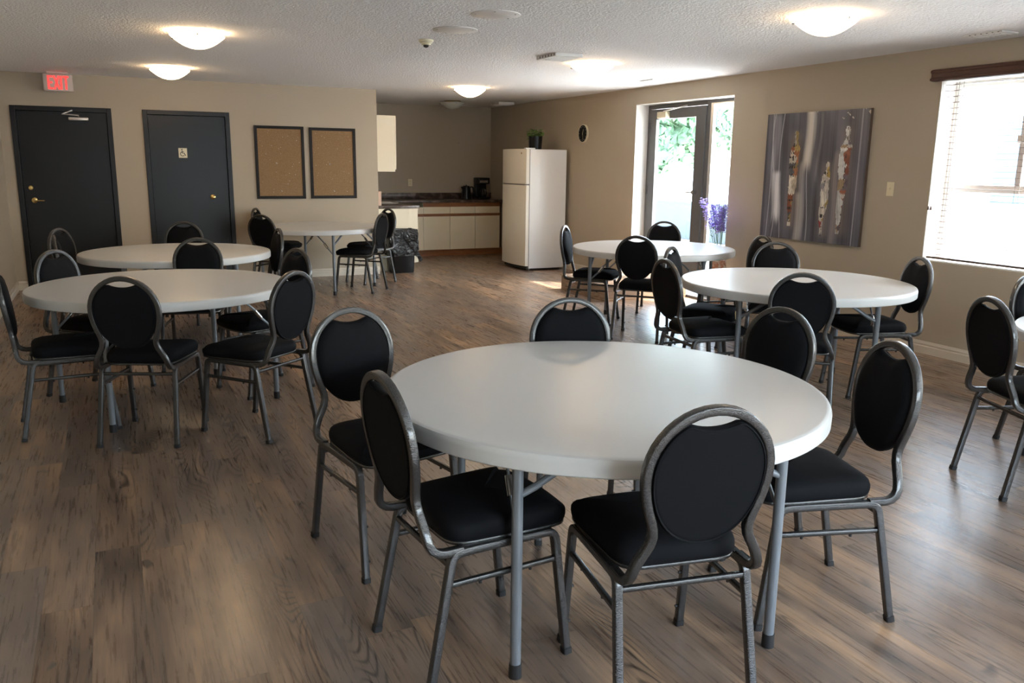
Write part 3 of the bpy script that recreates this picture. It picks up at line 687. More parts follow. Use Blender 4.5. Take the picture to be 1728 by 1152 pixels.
def ceiling_vent(x, y, w, l, rz, lab, t=0.03):
    o = obj('ceiling_vent', B(-w/2, w/2, -l/2, l/2, -t, 0, bev=0.004), 'white_plastic', None, None, (x, y, H)); o.rotation_euler = (0, 0, rz); tag(o, lab, 'vent', 'ceiling vents')
    bm = bmesh.new(); n = 6
    for i in range(n): yy = -l/2+0.02+i*(l-0.04)/n; box(bm, -w/2-0.001, -w/2+0.12*w, yy, yy+0.012, -t*0.8, -0.006)
    obj('louvre', bm, 'dark_hole', o)
    bm = bmesh.new()
    for i in range(n): yy = -l/2+0.03+i*(l-0.05)/n; box(bm, -w/2+0.03, w/2-0.03, yy, yy+0.008, -t-0.004, -t+0.001)
    obj('grille', bm, 'white_plastic', o)
ceiling_vent(3.68, 6.80, 0.27, 0.36, 0.0, 'white ceiling vent with an open louvred side left of the middle dome light')
ceiling_vent(5.68, 12.33, 0.27, 0.30, 0, 'white ceiling vent in the kitchen corner', 0.04)
ceiling_vent(5.604, 8.166, 0.16, 0.26, 0, 'small flat ceiling vent above the glazed door', 0.012)
ceiling_vent(5.72, 4.18, 0.18, 0.30, 0, 'flat ceiling vent above the window at upper right', 0.012)
# exit sign
ex = empty('exit_sign', (-0.42, 10.93, H), 'lit EXIT sign with red letters hanging from the ceiling over a grey door', 'exit sign')
obj('mount', B(-0.105, 0.105, -0.04, 0.04, -0.022, 0, bev=0.004), 'exit_face', ex)
obj('housing', B(-0.148, 0.148, -0.022, 0.022, -0.208, -0.022, bev=0.014), 'exit_face', ex, 35)
def letter(segs):
    bm = bmesh.new()
    for p0, p1, w in segs:
        d = Vector((p1[0]-p0[0], 0, p1[1]-p0[1])).normalized(); s = Vector((-d.z, 0, d.x))*w/2
        a, b_ = Vector((p0[0], 0, p0[1])), Vector((p1[0], 0, p1[1]))
        q = [a-s, b_-s, b_+s, a+s]; f = [bm.verts.new(v_+Vector((0, -0.0255, 0))) for v_ in q]; g = [bm.verts.new(v_+Vector((0, -0.0222, 0))) for v_ in q]
        bm.faces.new(f); bm.faces.new(g[::-1])
        for j in range(4): bm.faces.new((f[j], g[j], g[(j+1) % 4], f[(j+1) % 4]))
    bmesh.ops.recalc_face_normals(bm, faces=bm.faces[:]); return bm
t0, b0 = -0.042, -0.188; mz = (t0+b0)/2; w = 0.019
for segs in ([((-0.093, b0), (-0.093, t0), w), ((-0.084, t0-w/2), (-0.050, t0-w/2), w), ((-0.084, mz), (-0.055, mz), w), ((-0.084, b0+w/2), (-0.050, b0+w/2), w)],
             [((-0.037, b0), (0.011, t0), w), ((-0.037, t0), (0.011, b0), w)], [((0.032, b0), (0.032, t0), w)], [((0.080, b0), (0.080, t0), w), ((0.052, t0-w/2), (0.108, t0-w/2), w)]):
    obj('letter', letter(segs), 'exit_red', ex)

# ------------------------------------------------------------------ things on the back wall
def corkboard(x0, x1, z0, z1, lab, seed):
    c = (x0+x1)/2, (z0+z1)/2; hw, hh = (x1-x0)/2, (z1-z0)/2; t = 0.036
    r = empty('cork_board', (c[0], BY, c[1]), lab, 'cork board', 'framed cork boards')
    f = bmesh.new()
    for a, b_, d, e in ((-hw, -hw+t, -hh, hh), (hw-t, hw, -hh, hh), (-hw+t, hw-t, -hh, -hh+t), (-hw+t, hw-t, hh-t, hh)): box(f, a, b_, -0.022, -0.001, d, e, bev=0.002)
    obj('frame', f, 'board_frame', r)
    obj('cork_panel', B(-hw+t, hw-t, -0.012, -0.002, -hh+t, hh-t), 'cork', r)
    rn = random.Random(seed); bm = bmesh.new()
    for _ in range(34):
        a, b_ = rn.uniform(-hw+0.06, hw-0.06), rn.uniform(-hh+0.06, hh-0.06); s = rn.uniform(0.0015, 0.004)
        box(bm, a-s, a+s, -0.0135, -0.012, b_-s*0.6, b_+s*0.6)
    for a, b_, s in ((-0.05, -0.01, 0.012), (0.0, -0.36+0.0, 0.009)): cyl(bm, (a, -0.0135, b_), (a+0.003, -0.0115, b_+0.002), s, n=9)
    obj('pin_marks', bm, 'white_reveal', r)
corkboard(1.697, 2.315, 1.030, 1.941, 'empty cork board in a black frame, nearer the grey doors', 3)
corkboard(2.384, 2.990, 1.032, 1.934, 'empty cork board in a black frame, nearer the kitchen alcove', 5)

# ------------------------------------------------------------------ right wall: painting, clock, switch
def painting():
    y0, y1, z0, z1 = 5.411, 6.682, 0.815, 2.014; cy, cz = (y0+y1)/2, (z0+z1)/2; W_, H_ = y1-y0, z1-z0
    bm = bmesh.new(); NU, NV = 150, 150; col = bm.loops.layers.float_color.new('paint')
    rn = random.Random(11)
    # coherent vertical streak noise
    def lat(seed, n):
        q = random.Random(seed); return [q.random() for _ in range(n)]
    L1, L2, L3 = lat(1, 60), lat(2, 160), lat(3, 40)
    def n1(L_, x): i = int(math.floor(x)); f = x-i; f = f*f*(3-2*f); return L_[i % len(L_)]*(1-f)+L_[(i+1) % len(L_)]*f
    def sm(a, b_, x): t = max(0, min(1, (x-a)/(b_-a))); return t*t*(3-2*t)
    def mixc_(a, b_, t): return tuple(a[i]*(1-t)+b_[i]*t for i in range(3))
    figs = [  # centre u, top v, bottom v, half width, palette
        (0.325, 0.86, 0.14, 0.045, [(.30, .10, .045), (.55, .45, .33), (.10, .10, .11), (.42, .16, .07), (.62, .56, .46), (.38, .28, .10)]),
        (0.655, 0.62, 0.08, 0.040, [(.60, .55, .47), (.16, .17, .18), (.40, .05, .04), (.55, .50, .44), (.28, .27, .28), (.50, .35, .10)]),
        (0.815, 0.88, 0.12, 0.048, [(.66, .66, .64), (.26, .09, .05), (.62, .62, .60), (.15, .12, .14), (.35, .25, .15), (.55, .50, .45)])]
    cells = {}
    def color(u, v):       # u left->right, v bottom->top
        base = 0.028+0.060*n1(L1, u*23)+0.035*n1(L2, u*95+v*2)+0.040*n1(L3, v*4+u*9)
        c = (base*1.18, base*1.14, base*1.36)
        # pale vertical washes
        for cu, hw, v0, v1, amt, cc in ((0.455, 0.055, 0.60, 1.05, 1.15, (.70, .64, .56)), (0.42, 0.035, -0.1, 0.62, 0.75, (.45, .42, .40)), (0.56, 0.02, 0.5, 1.0, 0.35, (.42, .41, .42)), (0.11, 0.045, 0.55, 1.0, 0.65, (.40, .40, .43)), (0.15, 0.055, 0.17, 0.54, 1.25, (.72, .71, .72)), (0.74, 0.035, -0.1, 0.7, 0.65, (.36, .31, .28)), (0.39, 0.04, -0.1, 0.38, 0.75, (.48, .44, .40))):
            d = abs(u-cu-0.012*math.sin(v*9))/hw; e = sm(v0-0.05, v0+0.06, v+0.05*n1(L2, u*140))*(1-sm(v1-0.03, v1+0.02, v))
            t = amt*max(0, 1-d**1.7)*e*(0.55+0.6*n1(L2, u*150+v*3)); c = mixc_(c, cc, min(1, max(0, t)))
        # thin scratched lines
        for k, (a, b_, f, ph) in enumerate(((0.11, 0.035, 5.2, 0.4), (0.19, 0.03, 4.1, 2.0), (0.475, 0.02, 6.0, 1.2), (0.065, 0.015, 3.0, 0), (0.93, 0.004, 2, 0))):
            d = abs(u-a-b_*math.sin(f*v+ph)); c = mixc_(c, (.62, .62, .66), 0.7*max(0, 1-d/0.0065))
        for k, (cu, vt, vb, hw, pal) in enumerate(figs):
            t = (vt-v)/(vt-vb)
            if -0.05 < t < 1.12:
                halo = max(0, 1-abs(u-cu)/(hw*2.0))*0.45*sm(-0.05, 0.08, t)*(1-sm(1.0, 1.12, t)); c = mixc_(c, (.32, .24, .20), halo)
            if 0 <= t <= 1.05:
                wv = hw*(0.5 if t < 0.10 else (0.30+0.7*sm(0.10, 0.2, t)) if t < 0.2 else 1.0-0.62*sm(0.45, 1.0, t)); drift = -0.02*t+0.006*math.sin(t*14)
                if t < 0.1: wv = hw*0.45*math.sqrt(max(0, 1-((t-0.05)/0.06)**2))
                if abs(u-cu-drift) < wv*(0.88+0.2*n1(L2, v*60)):
                    w1 = u+0.012*math.sin(v*47+k)+0.006*math.sin(v*113); band = int((v+0.010*math.sin(u*260+k))*17+3.0*n1(L1, v*9+k*5)); side_ = 0 if w1 < cu+0.010*math.sin(v*23+k) else 1
                    key = (k, band, side_)
                    if key not in cells:
                        pr2 = pal[side_::2]; cells[key] = (pr2[rn.randrange(len(pr2))], rn.uniform(0.65, 1.15))
                    pc, m_ = cells[key]; m_ *= 0.75+0.5*n1(L2, u*230+v*37)
                    if n1(L2, u*120+7)*n1(L1, v*70+k*3) > 0.62: pc = (.04, .035, .035)
                    c = tuple(min(1, x*m_) for x in pc)
        if v > 0.93 and u > 0.48 and n1(L2, u*70+v*90) > 0.70 and n1(L1, u*43-v*60) > 0.55: c = (.60, .54, .49)     # crinkled paint along the top
        return c
    V = [[bm.verts.new((-0.034-0.0009*n1(L2, i*1.7+j*0.5), W_/2-i/NU*W_, -H_/2+j/NV*H_)) for j in range(NV+1)] for i in range(NU+1)]
    for i in range(NU):
        for j in range(NV):
            f = bm.faces.new((V[i][j], V[i+1][j], V[i+1][j+1], V[i][j+1])); cc = color((i+0.5)/NU, (j+0.5)/NV)
            for l in f.loops: l[col] = (*cc, 1)
    # wrapped edges
    E_ = B(-0.0335, -0.004, -W_/2, W_/2, -H_/2, H_/2); me = bpy.data.meshes.new('tmp'); E_.to_mesh(me); E_.free(); nf = len(bm.faces); bm.from_mesh(me); bpy.data.meshes.remove(me)
    bm.faces.ensure_lookup_table(); col = bm.loops.layers.float_color['paint']
    for f in bm.faces[nf:]:
        for l in f.loops: l[col] = (.11, .075, .055, 1)
    o = obj('abstract_painting', bm, 'painted_canvas', None, 30, (WX, cy, cz)); tag(o, 'large abstract canvas in grey and violet with upright brown and white figures', 'painting')
painting()
ck = empty('wall_clock', (WX, 10.36, 1.929), 'round black-faced wall clock between the fridge and the glazed door', 'clock')
RX_ = Matrix.Rotation(-PI/2, 4, 'Y')
obj('case', xf(lathe(bmesh.new(), [(0, 0.002), (0.122, 0.002), (0.125, 0.02), (0.120, 0.032), (0.116, 0.034), (0.114, 0.030), (0, 0.030)], 40), RX_), 'ivory_plastic', ck, 40)
obj('dial', xf(lathe(bmesh.new(), [(0.1135, 0.0302), (0.1135, 0.0312), (0, 0.0312)], 40), RX_), 'black_plastic', ck, 40)
bm = bmesh.new()
for k in range(12):
    a = k*PI/6; d = Vector((0, math.sin(a), math.cos(a))); sweep(bm, [Vector((-0.0318, 0, 0))+d*0.088, Vector((-0.0318, 0, 0))+d*0.100], [(0.002, 0.0005), (-0.002, 0.0005), (-0.002, -0.0005), (0.002, -0.0005)], (1, 0, 0))
obj('hour_marks', bm, 'white_plastic', ck)
for L_, a, w_ in ((0.060, math.radians(20), 0.003), (0.085, math.radians(172), 0.002)):
    d = Vector((0, -math.sin(a), math.cos(a))); obj('hand', sweep(bmesh.new(), [Vector((-0.0330, 0, 0))-d*0.015, Vector((-0.0330, 0, 0))+d*L_], [(w_, 0.0005), (-w_, 0.0005), (-w_, -0.0005), (w_, -0.0005)], (1, 0, 0)), 'cream_detector', ck)
def plate(name, M, lab, cat, kind):
    bm = B(-0.036, 0.036, -0.006, -0.0005, -0.059, 0.059, bev=0.002); o = obj(name, bm, 'ivory_plastic'); o.matrix_world = M; tag(o, lab, cat)
    if kind == 'switch': obj('toggle', B(-0.005, 0.005, -0.016, -0.006, -0.004, 0.012, bev=0.002), 'ivory_plastic', o)
    else:
        b_ = bmesh.new()
        for z in (-0.024, 0.024): box(b_, -0.009, -0.006, -0.0066, -0.006, z-0.006, z+0.006); box(b_, 0.006, 0.009, -0.0066, -0.006, z-0.006, z+0.006)
        obj('socket', b_, 'dark_hole', o)
plate('light_switch', Matrix.Translation((WX, 5.157, 1.332)) @ Matrix.Rotation(-PI/2, 4, 'Z'), 'ivory light switch between the painting and the window', 'light switch', 'switch')
plate('wall_outlet', Matrix.Translation((4.556, KY, 1.18)), 'ivory outlet on the kitchen wall above the brown counter', 'outlet', 'outlet')
o = obj('wall_hook', cyl(cyl(bmesh.new(), (0, -0.0005, 0), (0, -0.003, 0), 0.022), (0, -0.003, -0.01), (0, -0.014, -0.01), 0.007), 'wall_paint', None, None, (5.42, KY, 1.855)); tag(o, 'tiny round wall fitting on the upper kitchen wall', 'wall fitting')
obj('screw', cyl(bmesh.new(), (0.006, -0.003, -0.012), (0.006, -0.016, -0.012), 0.006, n=8), 'dark_hole', o)

# ------------------------------------------------------------------ kitchen
CT0, CT1 = 0.872, 0.912
# left run: end panel faces the room, doors face +x
LY = 11.42; LD = 3.945
r = empty('base_cabinet', (CX, LY, 0), 'cream base cabinet run at the left of the alcove, end panel facing the room', 'cabinet')
bm = bmesh.new(); box(bm, 0.002, LD-CX, 0, 0.02, 0.105, 0.870); box(bm, 0.002, LD-CX-0.07, 0, 0.02, 0, 0.105); box(bm, 0.002, LD-CX-0.02, 0.02, KY-LY-0.002, 0.1, 0.870)
box(bm, 0.002, LD-CX-0.07, 0.02, KY-LY-0.002, 0, 0.1); obj('body', bm, 'cabinet_cream', r)
for k in range(3):
    a = 0.03+k*0.50
    obj('drawer', B(LD-CX-0.018, LD-CX+0.002, a, a+0.48, 0.70, 0.825, bev=0.002), 'cabinet_cream', r)
    obj('door', B(LD-CX-0.018, LD-CX+0.002, a, a+0.48, 0.11, 0.655, bev=0.002), 'cabinet_cream', r)
# rear run
FY = 12.965
def rear_unit(x0, x1, lab):
    r = empty('base_cabinet', (x0, FY, 0), lab, 'cabinet', 'cream base cabinets below the rear counter'); w = x1-x0
    bm = B(0.0, w, 0.02, KY-FY-0.003, 0.105, 0.870); obj('body', bm, 'cabinet_cream', r)
    obj('drawer', B(0.004, w-0.004, 0, 0.0195, 0.695, 0.803, bev=0.0015), 'cabinet_cream', r)
    obj('door', B(0.004, w-0.004, 0, 0.0195, 0.108, 0.650, bev=0.0015), 'cabinet_cream', r)
    obj('wood_pull', B(0.0, w, 0.004, 0.0195, 0.6515, 0.6935), 'wood_orange', r)
    obj('top_rail', B(0.0, w, 0.004, 0.0195, 0.8045, 0.870), 'wood_orange', r)
rear_unit(4.574, 5.033, 'cream base cabinet with drawer, leftmost of the three under the rear counter')
rear_unit(5.034, 5.486, 'cream base cabinet with drawer, middle of the three under the rear counter')
rear_unit(5.487, 5.94, 'cream base cabinet with drawer, partly behind the fridge')
o = obj('filler_panel', B(LD+0.005, 4.573, FY+0.002, FY+0.02, 0.105, 0.80), 'cabinet_cream'); tag(o, 'narrow cream corner panel left of the rear cabinets', 'panel')
obj('wood_strip', B(LD+0.005, 4.573, FY-0.001, FY+0.0018, 0.6515, 0.6935), 'wood_orange', o)
o = obj('toe_kick', B(LD-0.06, WX-0.002, FY+0.05, FY+0.065, 0, 0.104), 'wood_orange'); tag(o, 'orange-brown toe kick board under the rear cabinets', 'kick board')
# L-shaped worktop with splash
bm = bmesh.new()
box(bm, CX+0.002, LD+0.025, LY-0.012, KY-0.002, CT0, CT1, bev=0.004)
box(bm, LD+0.0255, WX-0.002, FY-0.025, KY-0.002, CT0, CT1, bev=0.004)
box(bm, CX+0.02, WX-0.002, KY-0.024, KY-0.002, CT1, CT1+0.10, bev=0.003)
box(bm, CX+0.002, CX+0.018, LY-0.012, KY-0.026, CT1, CT1+0.10, bev=0.003)
o = obj('worktop', bm, 'laminate_brown', None, 30); tag(o, 'brown marbled laminate worktop with upstand in the kitchen alcove', 'worktop')
# sink on the left run
r = obj('sink', lathe(bmesh.new(), [(0.23, 0.004), (0.235, 0.010), (0.215, 0.012), (0.205, 0.006), (0.19, 0.002), (0, 0.001)], 36), 'white_plastic', None, 40, (3.65, 12.15, CT1)); r.scale = (1, 1.15, 1)
tag(r, 'white sink rim set in the left worktop behind the paper roll', 'sink')
fc = sweep(bmesh.new(), fillet([(-0.20, 0, 0.008), (-0.20, 0, 0.16), (-0.06, 0, 0.17), (-0.05, 0, 0.13)], 0.05), circ(0.010, 10), (0, 1, 0)); obj('faucet', fc, 'chrome', r, 50)
# upper cabinet
r = empty('wall_cabinet', (CX, LY, 1.38), 'cream wall cabinet at the alcove entrance, end panel facing the room', 'cabinet')
obj('body', B(0.002, 0.332, 0, 0.90, 0, 0.755), 'cabinet_cream', r)
for k in range(2): obj('door', B(0.335, 0.354, 0.004+k*0.448, 0.004+k*0.448+0.444, 0.03, 0.752, bev=0.002), 'cabinet_cream', r)
# paper towel roll and dispenser
o = obj('paper_roll', lathe(bmesh.new(), [(0.02, 0.001), (0.052, 0.001), (0.053, 0.003), (0.053, 0.195), (0.052, 0.197), (0.02, 0.197), (0.02, 0.001)], 32), 'paper_peach', None, 40, (3.385, 11.50, CT1)); tag(o, 'brown paper towel roll standing on the left end of the worktop', 'paper roll')
o = obj('soap_dispenser', B(-0.002+0.004, 0.052, -0.05, 0.05, 0, 0.15, bev=0.008), 'white_plastic', None, None, (CX, 11.72, 1.11)); tag(o, 'small black and white dispenser on the side wall above the paper roll', 'dispenser')
obj('dispenser_top', B(0.004, 0.045, -0.04, 0.04, 0.15, 0.21, bev=0.008), 'black_plastic', o); obj('push_lever', cyl(bmesh.new(), (0.052, 0, 0.09), (0.07, 0, 0.09), 0.03), 'black_plastic', o)
# kettle
r = empty('electric_kettle', (5.455, 13.28, CT1), 'black electric kettle on the rear counter beside the coffee maker', 'kettle')
obj('body', lathe(bmesh.new(), [(0, 0.002), (0.085, 0.002), (0.085, 0.02), (0.080, 0.025), (0.078, 0.10), (0.068, 0.20), (0.062, 0.205), (0, 0.205)], 28), 'black_plastic', r, 35)
obj('lid', lathe(bmesh.new(), [(0.060, 0.205), (0.055, 0.222), (0.012, 0.228), (0.010, 0.240), (0, 0.241)], 24), 'black_plastic', r, 35)
obj('handle', sweep(bmesh.new(), fillet([(0.060, 0, 0.20), (0.125, 0, 0.205), (0.135, 0, 0.10), (0.075, 0, 0.05)], 0.03), rrect(0.010, 0.012, 0.004, 1), (0, 1, 0)), 'black_plastic', r, 50)
obj('spout', sweep(bmesh.new(), [(-0.055, 0, 0.16), (-0.075, 0, 0.19), (-0.085, 0, 0.205)], rrect(0.014, 0.014, 0.005, 1), (0, 1, 0)), 'black_plastic', r, 50)
# coffee maker
r = empty('coffee_maker', (5.745, 13.30, CT1), 'black drip coffee maker with a glass jug in the kitchen corner', 'coffee maker')
bm = bmesh.new(); box(bm, -0.10, 0.10, -0.13, 0.11, 0.002, 0.035, bev=0.01); box(bm, -0.10, 0.10, 0.02, 0.11, 0.036, 0.26, bev=0.01); box(bm, -0.105, 0.105, -0.12, 0.11, 0.255, 0.36, bev=0.014)
obj('body', bm, 'black_plastic', r, 35)
obj('control_band', B(-0.085, 0.065, -0.124, -0.118, 0.275, 0.315, bev=0.002), 'steel', r)
jg = obj('jug', lathe(bmesh.new(), [(0, 0.038), (0.055, 0.038), (0.068, 0.07), (0.066, 0.12), (0.045, 0.16), (0.048, 0.175), (0, 0.176)], 24, (0.0, -0.06, 0)), 'black_plastic', r, 40)
obj('jug_handle', sweep(bmesh.new(), fillet([(0, -0.105, 0.165), (0, -0.150, 0.16), (0, -0.150, 0.08), (0, -0.12, 0.07)], 0.02), rrect(0.008, 0.005, 0.002, 1), (1, 0, 0)), 'steel', jg, 50)

# fridge
r = empty('refrigerator', (5.30, 10.72, 0), 'tall white top-freezer refrigerator standing against the right wall', 'refrigerator')
obj('body', B(0.075, 0.66, 0.004, 0.80, 0.03, 1.71, bev=0.006), 'fridge_white', r, 35)
def fdoor(z0, z1, name):
    bm = bmesh.new(); out = [(0.062, 0.0)]; N_ = 14
    for i in range(N_+1): t = i/N_; out.append((0.018-0.045*math.sin(PI*t)**0.8, 0.006+t*0.792))
    out.append((0.062, 0.804)); out = out[:1]+out[1:]
    b0_ = [bm.verts.new((x, y, z0)) for x, y in out]; b1_ = [bm.verts.new((x, y, z1)) for x, y in out]; n_ = len(out)
    bm.faces.new(b0_); bm.faces.new(b1_[::-1])
    for j in range(n_): bm.faces.new((b0_[j], b1_[j], b1_[(j+1) % n_], b0_[(j+1) % n_]))
    bmesh.ops.recalc_face_normals(bm, faces=bm.faces[:])
    es = [e for e in bm.edges if abs(e.verts[0].co.z-e.verts[1].co.z) < 1e-6]
    bmesh.ops.bevel(bm, geom=es, offset=0.008, segments=3, profile=0.5, affect='EDGES')
    return obj(name, bm, 'fridge_door', r, 40)
fd = fdoor(1.228, 1.715, 'freezer_door'); ld = fdoor(0.065, 1.212, 'fridge_door')
obj('badge', xf(lathe(bmesh.new(), [(0, 0.004), (0.020, 0.003), (0.024, 0)], 20), Matrix.Translation((-0.004, 0.13, 1.655)) @ Matrix.Diagonal((1, 1.1, 0.62, 1)) @ Matrix.Rotation(-PI/2, 4, 'Y')), 'brass_ring', fd, 40)
obj('gasket', B(0.060, 0.0755, 0.008, 0.796, 0.07, 1.708), 'gasket_grey', r)
obj('handle_recess', B(0.0, 0.058, 0.01, 0.79, 1.213, 1.227), 'gasket_grey', r)
obj('hinge_cover', B(0.0, 0.15, -0.002, 0.06, 1.711, 1.728, bev=0.004), 'fridge_white', r)
obj('kick_grille', B(0.05, 0.60, 0.03, 0.77, 0.012, 0.06), 'dark_hole', r)
bm = bmesh.new(); [cyl(bm, (x, y, 0), (x, y, 0.03), 0.018, n=12) for x in (0.09, 0.62) for y in (0.035, 0.765)]; obj('foot', bm, 'gasket_grey', r)
# plant on the fridge
r = empty('potted_plant', (5.60, 11.02, 1.711), 'small green trailing plant in a ribbed black pot on top of the fridge', 'plant')
bm = bmesh.new(); n = 48
ra = [bm.verts.new(((0.088+0.004*math.cos(i*12*2*PI/n))*math.cos(2*PI*i/n), (0.088+0.004*math.cos(i*12*2*PI/n))*math.sin(2*PI*i/n), 0.002)) for i in range(n)]
rb = [bm.verts.new(((0.098+0.004*math.cos(i*12*2*PI/n))*math.cos(2*PI*i/n), (0.098+0.004*math.cos(i*12*2*PI/n))*math.sin(2*PI*i/n), 0.185)) for i in range(n)]
rc = [bm.verts.new((0.085*math.cos(2*PI*i/n), 0.085*math.sin(2*PI*i/n), 0.17)) for i in range(n)]
for i in range(n): j = (i+1) % n; bm.faces.new((ra[i], ra[j], rb[j], rb[i])); bm.faces.new((rb[i], rb[j], rc[j], rc[i]))
bm.faces.new(ra[::-1]); bm.faces.new(rc); obj('pot', bm, 'black_plastic', r, 40)
def leaf(bm, p_, d, L_, w_, rn):
    d = Vector(d).normalized(); s = d.cross(Vector((rn.uniform(-.3, .3), rn.uniform(-.3, .3), 1))).normalized(); u_ = s.cross(d)
    pts = [(0, 0), (0.3, 0.8), (0.6, 1.0), (0.85, 0.6), (1.0, 0.0)]
    L1_ = [bm.verts.new(Vector(p_)+d*L_*t+s*w_*k+u_*(-0.25*L_*t*t+0.12*w_)) for t, k in pts[1:-1]]; R1 = [bm.verts.new(Vector(p_)+d*L_*t-s*w_*k+u_*(-0.25*L_*t*t+0.12*w_)) for t, k in pts[1:-1]]
    M1 = [bm.verts.new(Vector(p_)+d*L_*t+u_*(-0.25*L_*t*t)) for t, k in pts]
    bm.faces.new((M1[0], M1[1], L1_[0])); bm.faces.new((M1[0], R1[0], M1[1]))
    for i in range(2): bm.faces.new((M1[i+1], M1[i+2], L1_[i+1], L1_[i])); bm.faces.new((M1[i+1], R1[i], R1[i+1], M1[i+2]))
    bm.faces.new((M1[3], M1[4], L1_[2])); bm.faces.new((M1[3], R1[2], M1[4]))
rn = random.Random(4); bm = bmesh.new(); sb = bmesh.new()
for k in range(34):
    a = rn.uniform(0, 2*PI); el = rn.uniform(0.15, 1.3); L_ = rn.uniform(0.07, 0.14)
    tip = Vector((math.cos(a)*math.cos(el)*L_*0.9, math.sin(a)*math.cos(el)*L_*0.9, 0.17+math.sin(el)*L_*0.85))
    sweep(sb, [(0.02*math.cos(a), 0.02*math.sin(a), 0.165), tip*0.5+Vector((0, 0, 0.1)), tip], circ(0.0015, 5), (0.3, 0.2, 1))
    for q in range(4): leaf(bm, tip+Vector((rn.uniform(-.015, .015),)*3), (rn.uniform(-1, 1), rn.uniform(-1, 1), rn.uniform(-.3, .7)), rn.uniform(0.045, 0.065), rn.uniform(0.014, 0.022), rn)
for k in range(8): leaf(bm, (-0.07-0.004*k, 0.05+0.006*k, 0.18-0.012*k), (-1, rn.uniform(-1, 1), -0.3), 0.035, 0.012, rn)
obj('stems', sb, 'leaf_stem', r); lf = obj('foliage', bm, 'leaf_plant', r, 80)

# waste bin with bag
r = empty('waste_bin', (3.625, 11.225, 0), 'black waste bin lined with a shiny bin bag in front of the cabinet end', 'bin')
bm = bmesh.new(); R_ = []
for z, hx, hy in ((0.0, 0.150, 0.115), (0.02, 0.155, 0.12), (0.56, 0.178, 0.14), (0.575, 0.185, 0.147)):
    R_.append([bm.verts.new((x, y, z)) for x, y in rrect(hx, hy, 0.03, 3)])
for A_, C_ in zip(R_[:-1], R_[1:]):
    for j in range(len(A_)): bm.faces.new((A_[j], A_[(j+1) % len(A_)], C_[(j+1) % len(A_)], C_[j]))
bm.faces.new(R_[0][::-1]); obj('bin_body', bm, 'black_plastic', r, 40)
bm = bmesh.new(); rn = random.Random(9); R_ = []; base = rrect(0.19, 0.15, 0.04, 9); NB = len(base)
for k, (z, g) in enumerate(((0.50, -0.022), (0.585, -0.012), (0.600, 0.0), (0.585, 0.010), (0.54, 0.016), (0.48, 0.020), (0.42, 0.022), (0.36, 0.020), (0.30, 0.014), (0.255, 0.004))):
    row = []
    for j, (x, y) in enumerate(base):
        w_ = 0.007*math.sin(j*1.9+k*0.8)+0.006*math.sin(j*0.83-k*1.3)+rn.uniform(-0.003, 0.003); L_ = math.hypot(x, y); f_ = 1+(g+w_*(0.4 if k < 2 else 1.3))/L_
        zz = z+(0.035*math.sin(j*0.55)+0.012*math.sin(j*1.7))*(max(0, k-5)/4)*1.0+(0.006*math.sin(j*1.3) if k < 4 else 0)
        row.append(bm.verts.new((x*f_, y*f_, zz)))
    R_.append(row)
for A_, C_ in zip(R_[:-1], R_[1:]):
    for j in range(NB): bm.faces.new((A_[j], A_[(j+1) % NB], C_[(j+1) % NB], C_[j]))
bg_ = obj('bin_bag', bm, 'bin_bag', r, 80)
obj('bag_tail', sweep(bmesh.new(), [(0.02, -0.168, 0.50), (0.09, -0.178, 0.40), (0.17, -0.17, 0.29), (0.225, -0.15, 0.20), (0.25, -0.14, 0.165)], rrect(0.026, 0.008, 0.004, 2), (0, 1, 0)), 'bin_bag', bg_, 60)

# ------------------------------------------------------------------ flowers in a floor vase
r = empty('flower_vase', (5.80, 7.06, 0), 'orange vase of purple flowers on the floor beside the glazed door', 'vase')
obj('vase', lathe(bmesh.new(), [(0, 0.001), (0.070, 0.001), (0.078, 0.02), (0.088, 0.25), (0.086, 0.42), (0.074, 0.50), (0.077, 0.53), (0.070, 0.53), (0.065, 0.45), (0, 0.42)], 32), 'vase_orange', r, 40)
rn = random.Random(21)
for k in range(13):
    t = (k % 7)/6 if k < 7 else (k-7)/5*0.75; tip = Vector((rn.uniform(-0.07, 0.04), -0.10+0.46*t+rn.uniform(-.03, .03), 1.12+rn.uniform(-0.09, 0.04)))
    mid = Vector((tip.x*0.4, tip.y*0.28, 0.78)); p0 = Vector((rn.uniform(-.03, .03), rn.uniform(-.03, .03), 0.44))
    pts = [p0*(1-s)**2+mid*2*s*(1-s)+tip*s*s for s in [i/10 for i in range(11)]]
    stm = obj('stem', sweep(bmesh.new(), pts, circ(0.003, 6), (0.1, 0.9, 0.3)), 'leaf_stem', r, 50)
    bm = bmesh.new()
    for q in range(60):
        s = 0.60+0.42*q/60; pp = p0*(1-s)**2+mid*2*s*(1-s)+tip*s*s; rad = 0.030*(1.15-(q/60)*0.6); a = rn.uniform(0, 2*PI)
        c_ = pp+Vector((rad*math.cos(a), rad*math.sin(a)*0.9, rn.uniform(-0.012, 0.012)))
        for w_ in range(4):
            aa = a+w_*PI/2; leaf(bm, c_, (math.cos(aa), math.sin(aa), rn.uniform(-.4, .6)), 0.019, 0.008, rn)
    obj('blossoms', bm, 'petal_purple', stm)
bm = bmesh.new()
for k in range(8): leaf(bm, (rn.uniform(-.05, .03), rn.uniform(0.0, 0.10), rn.uniform(0.76, 0.86)), (rn.uniform(-1, 1), rn.uniform(-.6, 1), 0.8), 0.05, 0.010, rn)
obj('leaves', bm, 'leaf_stem', r)

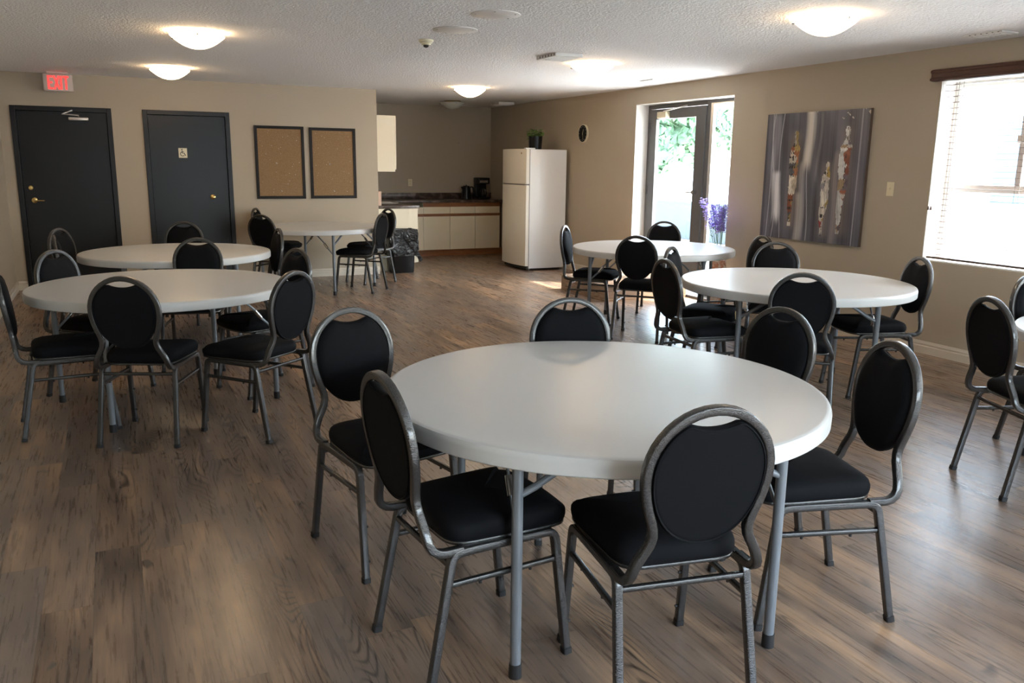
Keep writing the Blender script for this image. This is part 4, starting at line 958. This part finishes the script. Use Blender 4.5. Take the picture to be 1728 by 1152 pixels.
# ------------------------------------------------------------------ outdoors
struct('trim_5', B(WX+WT+0.06, 60, -30, 70, -0.25, -0.05), 'patio')
def tree(x, y, h, rad, lab, seed, n=3600):
    r = empty('tree', (x, y, -0.05), lab, 'tree', 'trees outside the glazed door'); rn = random.Random(seed)
    obj('trunk', sweep(bmesh.new(), [(0, 0, 0), (0.05, 0.03, h*0.3), (0, 0.06, h*0.7)], circ(rad*0.05, 10), (1, 0, 0)), 'bark', r, 50)
    bm = bmesh.new(); cl = [(Vector((rn.uniform(-.7, .7)*rad, rn.uniform(-.7, .7)*rad, h*0.62+rn.uniform(-.7, .8)*rad*0.9)), rn.uniform(0.3, 0.55)*rad) for _ in range(12)]
    for _ in range(n):
        c, q = cl[rn.randrange(len(cl))]; d = Vector((rn.gauss(0, 1), rn.gauss(0, 1), rn.gauss(0, 1))).normalized()*q*rn.uniform(0.6, 1); p_ = c+d
        a = Vector((rn.gauss(0, 1), rn.gauss(0, 1), rn.gauss(0, 1))).normalized(); b_ = a.cross(d).normalized(); s = rad*0.12
        bm.faces.new([bm.verts.new(p_+v_) for v_ in (a*s, b_*s*0.6, -a*s, -b_*s*0.6)])
    obj('foliage', bm, 'leaf_outdoor', r)
tree(16.8, 23.2, 4.6, 1.7, 'green leafy tree seen through the glazed door', 1, 4200)
tree(15.2, 18.2, 4.4, 0.95, 'green leafy tree seen through the narrow sidelight', 2)
# low garden wall and the white house beyond the window
o = obj('garden_wall', B(11.2, 11.5, 11.0, 22.0, -0.05, 0.75, bev=0.02), 'garden_stone'); tag(o, 'low pale wall outside, seen through the glazed door', 'wall')
r = empty('house', (16.0, 9.0, -0.05), 'white house across the way, seen through the window at right', 'house')
obj('facade', B(0, 6, -6.5, 4.0, 0, 5.5), 'siding', r)
bm = bmesh.new(); box(bm, -0.4, 6.4, -6.9, 4.4, 5.5, 5.7); obj('roof', bm, 'frame_bronze', r)
for a, b_, z0, z1 in ((1.15, 2.2, 0.9, 2.55), (-2.2, -0.8, 0.9, 2.5), (-5.5, -4.0, 0.9, 2.5)):
    f = bmesh.new(); box(f, -0.06, 0.0, a-0.08, b_+0.08, z0-0.08, z1+0.08); q = obj('window', f, 'white_plastic', r); obj('pane', B(-0.075, -0.06, a, b_, z0, z1), 'window_blue', q)
